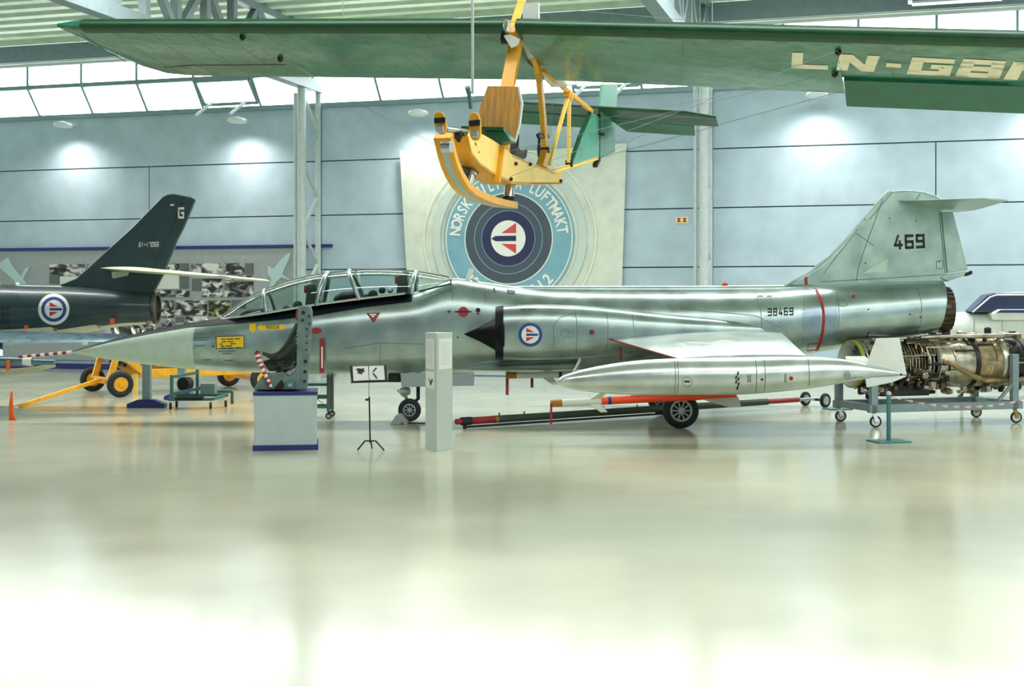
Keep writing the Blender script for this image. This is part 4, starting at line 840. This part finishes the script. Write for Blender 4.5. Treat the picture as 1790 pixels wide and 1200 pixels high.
MB().tube([at(1700,546,YW-.57), at(1731,519.5,YW-.57), at(1742,516,YW-.57), at(1900,515,YW-.57)], .018, 8).build('scoop_lining', 'white', o, smooth=50)
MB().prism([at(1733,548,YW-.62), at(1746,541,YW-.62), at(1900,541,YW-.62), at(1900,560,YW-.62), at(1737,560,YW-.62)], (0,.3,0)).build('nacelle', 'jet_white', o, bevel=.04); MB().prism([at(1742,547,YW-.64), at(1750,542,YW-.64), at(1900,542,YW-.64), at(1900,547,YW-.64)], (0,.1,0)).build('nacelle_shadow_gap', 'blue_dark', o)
c = at(1960, 600, YW); MB().tube([Vector((c.x, YW, 1.3)), Vector((c.x, YW, .3))], .07, 8).build('main_leg', 'rim_grey', o); wheel(Vector((c.x, YW-.15, .3)), (0,1,0), .3, .18, o, name='main_wheel')

# ================================================================== FLOOR EXHIBITS
def gz(px, py):                                                       # floor point under a pixel
    Y = CH*F/(py-HY); return Vector(((px-CX)*Y/F, Y, 0))
# yellow engine trailer
n0, f0 = gz(210, 695), gz(162, 685); ea = (f0-n0).normalized(); eb = Vector((ea.y, -ea.x, 0)); WD = (f0-n0).length
o = thing('engine_trailer', 'yellow four-wheeled engine trailer with tow bar under the silver nose cone', 'trailer', (n0+f0)/2)
T = lambda a, b_, z: n0+ea*(a*WD)+eb*b_+UP*z
R_ = .3
for a in (0, 1):
    for b_ in (0, 3.46):
        wheel(T(a, b_, R_), ea, R_, .2, o, rim='rim_yellow', name='wheel', rimr=.55)
for b_ in (0, 3.46): MB().bar(T(.06, b_, R_), T(.94, b_, R_), .1).build('axle', 'trailer_yellow', o)
for a in (.22, .78):
    MB().bar(T(a, .6, .5), T(a, 3.7, .5), .1, .2).build('side_beam', 'trailer_yellow', o, bevel=.01)
    MB().bar(T(a, .75, .5), T(a, .1, 1.0), .12, .16).build('front_leg', 'trailer_yellow', o, bevel=.01); MB().bar(T(a, -.1, .35), T(a, .1, 1.05), .1, .14).build('front_leg', 'trailer_yellow', o, bevel=.01)
    MB().bar(T(a, 3.2, .5), T(a, 3.5, 1.0), .1, .14).build('rear_leg', 'trailer_yellow', o, bevel=.01); MB().bar(T(a, 3.7, .5), T(a, 3.95, .85), .12, .2).build('rear_leg', 'trailer_yellow', o)
    MB().bar(T(a, .5, .5), T(a, .5, .0), .1).build('jack_leg', 'gl_yellow', o)
MB().bar(T(.2, .05, 1.0), T(.8, .05, 1.0), .14, .14).build('cross_beam', 'trailer_yellow', o, bevel=.01); MB().bar(T(.2, 3.5, 1.0), T(.8, 3.5, 1.0), .12).build('cross_beam', 'trailer_yellow', o)
MB().bar(T(.28, -.1, .35), T(.72, -.1, .35), .12).build('steering_beam', 'trailer_yellow', o)
hitch = at(30, 712, 27.3); MB().bar(T(.5, -.1, .36), hitch, .07, .08).build('tow_bar', 'trailer_yellow', o); MB().tube([hitch, at(22, 714, 27.2)], .04, 8).build('tow_eye', 'chrome', o)
e = thing('jet_engine', 'dark turbojet engine lying on the yellow trailer behind the silver nose', 'engine', T(.5, .2, 1.05))
ax = (-ea.cross(UP)); c = T(.5, .0, 1.2); eb_ = eb
en = MB().lathe([(.0,.2),(.03,.44),(.1,.47),(.5,.46),(.55,.42),(1.3,.42),(1.35,.48),(2.2,.48),(2.3,.44),(3.4,.42)], c, eb_, 28); en.build('casing', 'eng_dark', e, smooth=40)
MB().lathe([(-.1,.02),(0,.12),(.03,.3)], c, eb_, 20).build('nose_bullet', 'dark', e, smooth=40)
for u, r, mm in ((.1,.475,'pipe'),(.5,.465,'pipe'),(.75,.43,'chrome'),(1.05,.43,'pipe'),(1.5,.485,'chrome'),(2.0,.485,'pipe'),(2.6,.445,'pipe')): MB().lathe([(u,r),(u+.03,r+.025),(u+.07,r+.025),(u+.1,r)], c, eb_, 28, caps=False).build('flange', mm, e, smooth=30)
for k in range(60):
    u = random.uniform(.15, 3.0); a = random.uniform(0, 6.28); r = .49; p = c+eb_*u+(ea*math.cos(a)+UP*math.sin(a))*r
    MB().lathe([(-.06,.03),(-.04,.06),(.06,.06),(.08,.02)], p, random.choice([eb_, UP, ea]), 8).build('accessory', random.choice(['eng_dark','pipe','dark','eng_tan']), e, smooth=40)
for z_, u in ((-.3,.3),(-.3,3.1)): MB().bar(c+eb_*u-ea*.5+UP*-.5, c+eb_*u+ea*.5+UP*-.5, .08).build('cradle_bar', 'dark', e)
# support stands
def stand(px, py, hz, label, w_=.92):
    p = gz(px, py); o = thing('support_stand', label, 'stand', p, group='grey posts on blue feet')
    k = w_/2; MB().prism([p+Vector((x, -.12, z)) for x, z in ((-k,0),(k,0),(k,.08),(k*.45,.17),(-k*.45,.17),(-k,.08))], (0,.24,0)).build('foot', 'navy', o, bevel=.008)
    MB().box(p+Vector((-.0,0,.17+(hz-.17)/2)), (.17,.14,hz-.17)).build('post', 'stand_grey', o, bevel=.008); MB().box(p+Vector((0,0,hz)), (.3,.3,.03)).build('head_plate', 'stand_grey', o)
stand(257, 713, 1.0, 'grey post on a blue foot standing under the silver nose, nearer one', .78); stand(318, 699, 1.02, 'grey post on a blue foot standing behind the green equipment trolley', .75)
# equipment trolley
p = gz(322, 716); o = thing('equipment_trolley', 'small teal tubular trolley with casters under the silver nose', 'trolley', p)
B = lambda x, y, z: p+Vector((x, y, z))
for q, r in (((-.3,0,.2),(.55,.1,.2)), ((-.3,.5,.25),(.75,.6,.25)), ((-.3,0,.2),(-.3,.5,.25)), ((.55,.1,.2),(.75,.6,.25)), ((.4,.6,.32),(.85,.6,.32)), ((-.3,0,.3),(.3,.3,.42)), ((.85,.6,.32),(.85,.6,.06)), ((.15,.5,.25),(.15,.5,.95)), ((-.26,.02,.2),(-.26,.02,.7)), ((-.26,.02,.66),(.15,.5,.72))):
    MB().bar(B(*q), B(*r), .06).build('frame_bar', 'teal', o, bevel=.005)
MB().box(B(.1,.05,.22), (.55,.2,.06)).build('drip_tray', 'dark', o); MB().box(B(.42,.35,.4), (.3,.25,.22)).build('pump_box', 'steel_dark', o, bevel=.01); MB().lathe([(-.1,.14),(.1,.14)], B(-.05,.3,.5), (.3,1,0), 16).build('hose_reel', 'dark', o)
for x, y in ((-.28,0),(.52,.08),(.72,.58),(-.28,.5)): wheel(B(x,y,.07), (1,.2,0), .07, .05, o, name='caster')
# orange markers
o = thing('floor_marker', 'slim upright orange marker on the floor at the left edge', 'marker', gz(20, 735)); p = gz(20, 735); k = p.y/F
MB().prism([p+Vector((x*k, 0, z*k)) for x, z in ((-4,0),(6,0),(2,16),(1,50),(-1,50),(-5,22))], (0,.05,0)).build('blade', 'marker_orange', o); MB().box(p+Vector((.02,.02,.01)), (.12,.1,.02)).build('foot', 'marker_orange', o)
MB().prism([at(10,680,24.4), at(17,679,24.4), at(17,657,24.4), at(11,660,24.4)], (0,.02,0)).build('hanging_tag', 'marker_orange', jet if False else o) if False else None
# ejection seat on a plinth
pl = gz(492, 788)+Vector((0,.42,0)); RZ = math.radians(8)
o = thing('display_plinth', 'pale grey display plinth with blue top and base under the ejection seat', 'plinth', pl, RZ)
MB().box((0,0,.44), (.92,.8,.76)).build('body', 'plinth', o, local=True, bevel=.006); MB().box((0,0,.04), (.96,.84,.08)).build('base', 'navy', o, local=True, bevel=.006); MB().box((0,0,.845), (.95,.83,.05)).build('top', 'navy', o, local=True, bevel=.006)
YE = pl.y; HT = .872
e = thing('ejection_seat', 'grey-green ejection seat with dark harness and striped handle on plinth', 'ejection seat', Vector((pl.x, YE, HT)))
def E(px, py, dy=0.): q = at(px, py, YE+dy); return q
for dy in (-.2, .2):
    MB().prism([E(518,681,dy), E(536,681,dy), E(541,640,dy), E(546,545,dy), E(543,536,dy), E(522,535,dy), E(520,560,dy), E(519,640,dy)], (0,.05*(1 if dy > 0 else -1),0)).build('side_rail', 'seat_grey', e, bevel=.008)
    for x, y, r in ((530,547,3.2),(529,560,2.4),(536,575,1.6),(536,588,1.6),(536,600,1.6),(535,612,1.5),(534,632,3),(533,650,3),(532,667,2.6),(540,553,1.6),(541,566,1.8)):
        MB().lathe([(0,r*.0085),(.012,r*.0085)], E(x, y, dy+(-.062 if dy < 0 else .05)), (0,1,0), 12).build('rail_hole', 'dark', e)
MB().prism([E(520,640,-.19), E(528,640,-.19), E(532,540,-.19), E(524,540,-.19)], (0,.38,0)).build('back_panel', 'teal', e)
MB().prism([E(522,537,-.16), E(517,545,-.16), E(516,560,-.16), E(521,562,-.16)], (0,.32,0)).build('headrest', 'red', e, bevel=.02)
bk = MB().prism([E(443,682,-.27), E(448,672,-.27), E(457,658,-.27), E(480,652,-.27), E(508,650,-.27), E(522,632,-.27), E(526,655,-.27), E(520,682,-.27)], (0,.54,0)).build('seat_bucket', 'seat_grey', e, bevel=.015)
MB().prism([E(478,681,-.29), E(492,664,-.29), E(496,672,-.29), E(494,681,-.29)], (0,.03,0)).build('bucket_recess', 'dark', bk)
MB().box(E(507,674,-.3), (.14,.05,.12)).build('actuator', 'teal', bk, bevel=.01); MB().lathe([(0,.03),(.02,.03)], E(507,674,-.345), (0,1,0), 12).build('actuator_cap', 'rim_grey', bk)
hp = [(449,617),(451,624),(454,633),(457,640),(461,650),(466,660),(470,668),(474,677)]
for k in range(len(hp)-1):
    for j in range(2):
        a, b_ = E(*hp[k], -.3).lerp(E(*hp[k+1], -.3), j/2), E(*hp[k], -.3).lerp(E(*hp[k+1], -.3), (j+1)/2)
        MB().tube([a, b_], .042-.003*k, 8).build('striped_handle', 'white' if j else 'red_bright', e, smooth=50)
MB().tube([E(449,617,-.3), E(452,615,-.15), E(452,615,.15), E(449,617,.3)], .03, 8).build('leg_guard_bar', 'strap', e, smooth=50)
for k in range(11):
    f = k/10; a = (519-3*f, 566+74*f); b_ = (455+20*abs(f-.2)+f*25, 617+8*f+24*f*f); dy = -.26+.05*random.random()
    pts = []
    for j in range(9):
        u = j/8; x = a[0]+(b_[0]-a[0])*u; y = a[1]+(b_[1]-a[1])*u+(26*(1-f)+4)*math.sin(math.pi*u)*.8; pts.append(E(x, y, dy+.06*math.sin(3*u+k)))
    MB().tube(pts, .012+.012*random.random(), 6).build('harness_strap', 'strap' if k % 3 else 'od_green', e, smooth=50)
for k in range(16):
    f = .25+.6*random.random(); x = 470+50*f; y = 640-58*f**1.3+random.uniform(2, 22); MB().bar(E(x, y, -.25), E(x+random.uniform(-14, 14), y+random.uniform(4, 14), -.22), .035, .015).build('harness_buckle', random.choice(['strap','od_green','dark']), e)
MB().prism([E(458,632,-.2), E(505,618,-.2), E(520,600,-.2), E(520,636,-.2), E(500,648,-.2), E(470,650,-.2)], (0,.4,0)).build('cushion', 'strap', e, bevel=.03)
MB().prism([E(500,652,-.3), E(512,640,-.3), E(516,648,-.3), E(506,656,-.3)], (0,.03,0)).build('side_lever', 'chrome', e)
# ladder frame behind the plinth
p = gz(578, 733); o = thing('step_frame', 'teal metal step frame on casters behind the plinth', 'ladder', p)
for x in (-.62, -.04):
    for y in (0, .5): MB().bar(p+Vector((x,y,.14)), p+Vector((x,y,.84)), .06, .09).build('post', 'teal', o, bevel=.005); wheel(p+Vector((x,y,.06)), (0,1,0), .06, .04, o, name='caster'); MB().bar(p+Vector((x,y,.08)), p+Vector((x,y,.16)), .03).build('caster_stem', 'dark', o)
for z in (.22, .4, .64):
    for y in (0, .5): MB().bar(p+Vector((-.62,y,z)), p+Vector((-.04,y,z)), .04).build('rung', 'teal', o)
MB().box(p+Vector((-.33,.25,.66)), (.6,.5,.02)).build('step', 'teal', o); MB().bar(p+Vector((.01,0,.2)), p+Vector((.01,0,.8)), .03).build('red_strip', 'red', o); MB().tube([p+Vector((-.5,-.03,.6)), p+Vector((-.1,-.03,.25))], .006, 5).build('cable', 'dark', o)
# folding sign stand
p = gz(647, 789); o = thing('sign_stand', 'black folding music stand holding a white open page beside the plinth', 'stand', p)
def Q(px, py, dy=0.): return at(px, py, p.y+dy)
MB().prism([Q(611,640,.06), Q(675,638.5,.06), Q(678,667,-.05), Q(614,669.5,-.05)], (0,.012,.004)).build('desk', 'dark', o); MB().bar(Q(613,669.5,-.07), Q(678,667.5,-.07), .03, .012).build('ledge', 'dark', o)
MB().prism([Q(616.5,641,.05), Q(643.5,640,.05), Q(645,665,-.055), Q(618,666.5,-.055)], (0,-.006,0)).build('page', 'paper', o); MB().prism([Q(645,640,.05), Q(671,639.5,.05), Q(673,664.5,-.055), Q(646,665,-.055)], (0,-.006,0)).build('page', 'paper', o)
for poly in ([(622,646),(626,644),(632,645),(637,644),(636,648),(638,650),(634,651),(632,655),(629,653),(625,653),(626,649)], [(651,650),(657,642.5),(659,644),(653,651)], [(651,653),(653,652),(660,661),(658,663)]):
    MB().add([Q(x, y, .05-(y-640)*.0042-.012) for x, y in poly], [tuple(range(len(poly)))]).build('page_drawing', 'ink', o)
MB().tube([Q(645,668,0), Q(645,700,0)], .007, 8).build('upper_tube', 'chrome', o); MB().tube([Q(645.5,694,0), p+Vector((0,0,.12))], .012, 8).build('lower_tube', 'dark', o); MB().lathe([(-.03,.012),(0,.02),(.03,.012)], Q(642,699,0), (1,0,0), 10).build('knob', 'dark', o)
for dx, dy in ((-.19,.02),(.21,-.02),(-.0,.25)): MB().tube([p+Vector((0,0,.15)), p+Vector((dx*.4,dy*.4,.15)), p+Vector((dx,dy,.012))], .012, 8).build('leg', 'dark', o, smooth=50)
# triangular information pillar
fr, lf, rt = gz(763.5, 791), gz(743.5, 784.5), gz(791, 785); HP = 1.75
o = thing('information_pillar', 'tall grey three-sided pillar with white text sheets before the silver jet', 'pillar', (fr+lf+rt)/3)
MB().prism([fr, rt, lf], (0,0,HP)).build('body', 'pillar', o, bevel=.004)
def sheet(a, b_, u0, u1, z0, z1, ink):
    d = (b_-a); n_ = Vector((d.y, -d.x, 0)).normalized(); n_ = n_ if n_.y < 0 else -n_
    P = lambda u, z, e_=.006: a+d*u+UP*z+n_*e_
    s_ = MB().prism([P(u0,z0,.001), P(u1,z0,.001), P(u1,z1,.001), P(u0,z1,.001)], n_*.004).build('text_sheet', 'paper', o)
    if ink:
        m = MB()
        for k in range(12): z = z1-.06-k*(z1-z0-.1)/12; m.add([P(u0+.1,z,.0065), P(u1-.1-.12*random.random(),z,.0065), P(u1-.12,z+.008,.0065), P(u0+.1,z+.008,.0065)], [(0,1,2,3)])
        m.build('print_lines', 'paper_ink', s_)
    else:
        m = MB(); m.add([P(u0+.15,(z0+z1)/2+.03), P(u0+.35,(z0+z1)/2-.0), P(u0+.5,(z0+z1)/2-.05), P(u0+.3,(z0+z1)/2-.02)], [(0,1,2,3)]); m.add([P(u1-.3,(z0+z1)/2-.1), P(u1-.1,(z0+z1)/2+.0), P(u1-.16,(z0+z1)/2+.03), P(u1-.4,(z0+z1)/2-.04)], [(0,1,2,3)]); m.build('sketch', 'ink', s_)
sheet(lf, fr, .08, .8, 1.21, 1.66, True); sheet(lf, fr, .08, .8, .92, 1.17, False); sheet(fr, rt, .12, .92, 1.21, 1.66, True)
# wheel chock
p = gz(697, 741); o = thing('wheel_chock', 'grey wheel chock in front of the nose wheel', 'chock', p); MB().prism([p+Vector(q) for q in ((-.14,-.18,0),(.18,-.18,0),(.14,-.18,.05),(.05,-.18,.17),(-.04,-.18,.16))], (0,.4,0)).build('wedge', 'gear_grey', o, bevel=.01); MB().box(p+Vector((.08,-.19,.03)), (.06,.02,.03)).build('tag', 'brass', o)
MB().tube([p+Vector((.15,-.1,.02)), p+Vector((.5,-.1,.015)), p+Vector((.8,.05,.015))], .015, 6).build('rope', 'dark', o)
# aircraft tow bar
A, Bq = at(797, 739.5, 22.7), gz(1433, 711); A.z = .13; Bq.z = .17
o = thing('aircraft_tow_bar', 'long dark green tow bar with red end lying under the silver jet', 'tow bar', (A+Bq)/2-UP*.15)
d = (Bq-A)
MB().tube([A+d*.09, A+d*.83], .065, 14).build('bar', 'od_green', o, smooth=50); MB().tube([A+d*.028, A+d*.09], .062, 14).build('red_section', 'red', o, smooth=50); MB().tube([A+d*.012, A+d*.034], .072, 14).build('black_collar', 'dark', o, smooth=50); MB().tube([A, A+d*.012], .05, 12).build('nose_cap', 'red', o, smooth=50)
MB().tube([A+d*.088, A+d*.096], .068, 14).build('yellow_band', 'brass', o, smooth=50); MB().tube([A+d*.83, A+d*.93], .05, 12).build('red_section', 'red', o, smooth=50); MB().tube([A+d*.93, A+d*.99], .03, 10).build('tow_eye', 'chrome', o)
MB().tube([A+d*.02-UP*.1, A+d*.6-UP*.1], .02, 8).build('stay_bar', 'dark', o); nrm = Vector((-d.y, d.x, 0)).normalized()
for u, dd in ((.985,-.28),(.985,.28)): wheel(A+d*u+nrm*dd+UP*(.15-(A+d*u).z), (d.x*.1, -1, 0), .15, .08, o, name='tow_wheel')
MB().tube([A+d*.985-nrm*.28+UP*(.15-(A+d*.985).z), A+d*.985+nrm*.28+UP*(.15-(A+d*.985).z)], .025, 8).build('axle', 'dark', o)
for u in (.1, .16, .36, .45): MB().tube([A+d*u+UP*.06, A+d*u+UP*.11], .012, 6).build('pin', 'dark', o)
MB().bar(A+d*.02+UP*-.13, A+d*.02, .06).build('foot', 'dark', o)
# missiles
def missile(a, b_, label, body, grp=None, cradle=False):
    a, b_ = Vector(a), Vector(b_); d = (b_-a); L = d.length; u = d.normalized(); o = thing('training_missile', label, 'missile', (a+b_)/2)
    MB().lathe([(0,.045),(.02,.062),(.2,.065)], a, u, 16).build('nose_cover', 'amber', o, smooth=40); MB().lathe([(.2,.064),(.86,.064)], a, u, 16).build('guidance_section', 'missile_white', o, smooth=40)
    MB().lathe([(.86,.066),(L*.99,.066)], a, u, 16).build('motor_body', body, o, smooth=40); MB().lathe([(.97,.0675),(1.03,.0675)], a, u, 16, caps=False).build('band', 'navy', o)
    n_ = u.cross(UP).normalized()
    for k in range(4):
        an = math.pi/4+k*math.pi/2; r = n_*math.cos(an)+UP*math.sin(an)
        MB().prism([a+u*.66+r*.06, a+u*.84+r*.06, a+u*.95+r*.24, a+u*.84+r*.24], u.cross(r)*.012).build('canard', 'missile_white', o)
        MB().prism([a+u*(L-.62)+r*.06, a+u*L+r*.06, a+u*(L+.02)+r*.27, a+u*(L-.18)+r*.27], u.cross(r)*.014).build('tail_fin', 'missile_white', o)
    if cradle:
        MB().bar(a+u*1.35+UP*.09, a+u*3.0+UP*.09, .06, .05).build('launch_rail', 'missile_white', o, bevel=.006); p = a+u*2.5
        MB().prism([p+Vector((-.35,-.03,.1)), p+Vector((.3,-.03,.1)), p+Vector((.42,-.03,.9)), p+Vector((-.2,-.03,.9))], (0,.06,0)).build('wing_pylon', 'alu_light', o, bevel=.01)
    return o
o = missile(at(962,706,22.15), at(1290,689.5,22.15), 'orange and white training missile with amber nose below the tip tank', 'orange', cradle=True)
streamer(963.5, 706, 742, 4, 22.0, o, 'red')
o = missile(at(884,656.5,Y0-.1), at(1150,651,Y0-.1), 'white missile with amber nose hanging beneath the silver fuselage', 'missile_white')
MB().box(at(980, 652, Y0-.1), (.3,.05,.14)).build('hanger', 'jet_white', o)
# engine on its stand
Nl, Fl, Nr = gz(1527, 748), gz(1484, 737), gz(1773, 740); e1 = (Nr-Nl).normalized(); e2 = Vector((-e1.y, e1.x, 0)); LN, WDT = (Nr-Nl).length, 1.15
G = lambda a, b_, z: Nl+e1*a+e2*b_+UP*z
o = thing('engine_stand', 'grey steel engine stand on swivel casters beside the barrier post', 'stand', G(LN/2, WDT/2, 0))
for b_ in (0, WDT): MB().bar(G(-.1,b_,.33), G(LN+.15,b_,.33), .1, .14).build('side_beam', 'stand_grey', o, bevel=.006)
for a in (0, LN): MB().bar(G(a,0,.34), G(a,WDT,.34), .12, .12).build('cross_beam', 'stand_grey', o, bevel=.006)
for a, zt2 in ((.0,.82),(LN,1.25)):
    for b_ in (0, WDT):
        MB().box(G(a,b_,(.26+zt2)/2), (.13,.1,zt2-.26), math.atan2(e1.y, e1.x)).build('post', 'stand_grey', o, bevel=.006)
        ct = wheel(G(a+.04,b_,.105), e2+e1*.25, .105, .05, o, name='caster', rim='jet_white', rimr=.7); MB().bar(G(a,b_,.28), G(a+.04,b_-.05,.1), .07, .02, up=e2).build('fork', 'brass' if a else 'chrome', ct)
for b_ in (0, WDT): MB().bar(G(LN-.35,b_,.4), G(LN,b_,.75), .05, .05).build('gusset', 'stand_grey', o)
e = thing('jet_engine', 'bare metal turbojet engine with exposed pipes on the grey stand', 'engine', G(LN/2, WDT/2, .9))
C0 = G(-.12, WDT/2, 1.09)
def EN(prof, name, mm, n=36, caps=True, sm=35): return MB().lathe(prof, C0, e1, n, caps).build(name, mm, e, smooth=sm)
EN([(.0,.40),(.01,.43),(.06,.43),(.08,.41)], 'intake_lip', 'eng_lip', caps=False); EN([(.0,.40),(.35,.37)], 'intake_duct', 'jet_white', caps=False); EN([(.3,.0),(.3,.38)], 'guide_vane_disc', 'dark')
for k in range(20):
    an = 2*math.pi*k/20; r = e2*math.cos(an)+UP*math.sin(an); MB().bar(C0+e1*.26+r*.1, C0+e1*.26+r*.38, .02, .06, up=e1).build('guide_vane', 'steel_dark', e)
MB().lathe([(-.0,.01),(.12,.09),(.28,.12)], C0, e1, 20).build('nose_bullet', 'steel_dark', e, smooth=50)
EN([(.07,.415),(.32,.40),(.4,.37),(.45,.36)], 'front_frame', 'eng_steel', caps=False)
EN([(.45,.35),(1.55,.34)], 'compressor_core', 'eng_dark', caps=False)
for k in range(17): EN([(.47+.063*k,.35),(.475+.063*k,.395-.001*k),(.495+.063*k,.395-.001*k),(.5+.063*k,.35)], 'compressor_ring', 'eng_steel' if k % 3 else 'eng_bronze', caps=False, sm=20)
EN([(1.55,.4),(1.58,.45),(1.63,.45),(1.66,.41)], 'casing_flange', 'pipe', caps=False); EN([(1.66,.41),(1.75,.43),(2.25,.46),(2.32,.46)], 'combustor_casing', 'eng_steel', caps=False); EN([(2.32,.47),(2.35,.49),(2.4,.49),(2.42,.46)], 'casing_flange', 'eng_dark', caps=False)
EN([(2.42,.45),(2.9,.46)], 'turbine_casing', 'eng_tan', caps=False); EN([(2.9,.47),(2.95,.5),(3.0,.5),(3.05,.46)], 'casing_flange', 'pipe', caps=False); EN([(3.05,.45),(3.6,.44),(4.4,.47),(5.2,.46),(5.2,.4)], 'afterburner', 'eng_dark')
def EP(u, ang, r): a_ = math.radians(ang); return C0+e1*u+(-e2*math.cos(a_)+UP*math.sin(a_))*r      # ang 0 faces the camera, 90 is up
rnd = random.Random(3)
for k in range(120):                                                     # thin pipes hugging the casing
    u, an = rnd.uniform(.12, 3.2), rnd.uniform(-110, 110); pts = [EP(u, an, .42)]; r0 = .42+rnd.random()*.05
    for s_ in range(rnd.randint(2, 5)):
        if rnd.random() < .5: u = max(.1, min(3.4, u+rnd.uniform(-.5, .5))); pts.append(EP(u, an, r0))
        else:
            a2 = an+rnd.uniform(-60, 60); pts += [EP(u, an+(a2-an)*q/4, r0) for q in range(1, 5)]; an = a2
    MB().tube(pts, rnd.choice([.008,.01,.012,.018]), 6).build('pipe', rnd.choice(['pipe','pipe','chrome','eng_tan','dark']), e, smooth=50)
for k in range(170):                                                     # accessories, densest on the underside gearbox
    u = rnd.uniform(.15, 1.7) if k < 120 else rnd.uniform(1.6, 3.5); an = rnd.gauss(-60, 30) if k < 120 else rnd.choice([rnd.gauss(-85, 15), rnd.gauss(80, 15)]); r = .43+rnd.random()*.12; s_ = rnd.uniform(.03, .085); p = EP(u, an, r)
    if rnd.random() < .5: MB().lathe([(-s_*1.3,s_*.5),(-s_,s_*.8),(s_,s_*.8),(s_*1.3,s_*.3)], p, rnd.choice([e1, e2, UP]), 10).build('accessory', rnd.choice(['eng_dark','pipe','eng_steel','dark','eng_bronze']), e, smooth=35)
    else: MB().box(p, (s_*1.6,s_*1.2,s_*1.4), rnd.random()).build('accessory', rnd.choice(['eng_dark','eng_steel','dark','eng_bronze','eng_tan']), e, bevel=.006)
MB().box(EP(.95,-72,.5), (1.0,.3,.2), math.atan2(e1.y, e1.x)).build('gearbox', 'eng_dark', e, bevel=.02); MB().lathe([(-.16,.05),(.16,.05)], EP(.25,-60,.52), e1, 14).build('starter', 'chrome', e, smooth=40); MB().tube([EP(1.0,62,.44), EP(1.45,60,.44)], .06, 12).build('cylinder', 'dark', e, smooth=50)
MB().tube([EP(1.62,5,.46), EP(1.8,0,.48), EP(2.1,-20,.52), EP(2.45,-35,.54), EP(2.9,-38,.54), EP(3.4,-36,.52)], .05, 12).build('bleed_duct', 'eng_tan', e, smooth=50); MB().tube([EP(1.4,80,.46), EP(1.8,75,.5), EP(2.4,62,.54), EP(3.4,66,.54)], .045, 12).build('bleed_duct', 'eng_steel', e, smooth=50)
for b_ in (0, WDT): MB().bar(G(LN,b_,1.22), G(LN,WDT/2+(b_-WDT/2)*.8,1.1), .09).build('trunnion', 'dark', e); MB().bar(G(0,b_,.8), G(.05,WDT/2+(b_-WDT/2)*.6,.85), .09).build('trunnion', 'dark', e)
# barrier posts and chain
def post(px, py, hh, label, sz=.56):
    p = gz(px, py); o = thing('barrier_post', label, 'post', p, group='barrier posts')
    MB().box(p+Vector((0,0,.012)), (sz,sz*.75,.024), .25).build('base_plate', 'teal', o, bevel=.004); MB().tube([p+UP*.02, p+UP*hh], .035, 14).build('pole', 'teal', o, smooth=50); MB().lathe([(0,.036),(.02,.045),(.05,.03),(.06,.0)], p+UP*hh, UP, 14).build('cap', 'steel', o, smooth=50); return p
p1 = post(1553.5, 773, .74, 'dark teal barrier post with square base in front of the engine stand'); post(1464, 716, .62, 'thin dark barrier post behind the tip tank fins', .5); post(1681, 709, .6, 'thin barrier post seen beneath the stand-mounted engine', .45)
p2 = post(1850, 757, .76, 'barrier post just past the right edge', .5)
o = thing('barrier_chain', 'sagging red and white plastic chain strung from the barrier post', 'chain', p1)
a, b_ = p1+UP*.73, p2+UP*.74; pts = [a.lerp(b_, k/60)-UP*(.24*4*(k/60)*(1-k/60)) for k in range(61)]
for cnm, off_ in (('red_links', 0), ('white_links', 1)):
    m = MB()
    for k in range(60):
        if (k//2) % 2 == off_:
            c_ = (pts[k]+pts[k+1])/2; dv = (pts[k+1]-pts[k]); lv = dv.normalized(); sv = UP if k % 2 else lv.cross(UP).normalized()
            m.tube([c_+lv*(dv.length*.6*math.cos(t))+sv*(.014*math.sin(t)) for t in [2*math.pi*j/10 for j in range(10)]], .004, 5, closed=True)
    tag(m.build(cnm, 'red_bright' if off_ == 0 else 'white', o), kind='stuff')
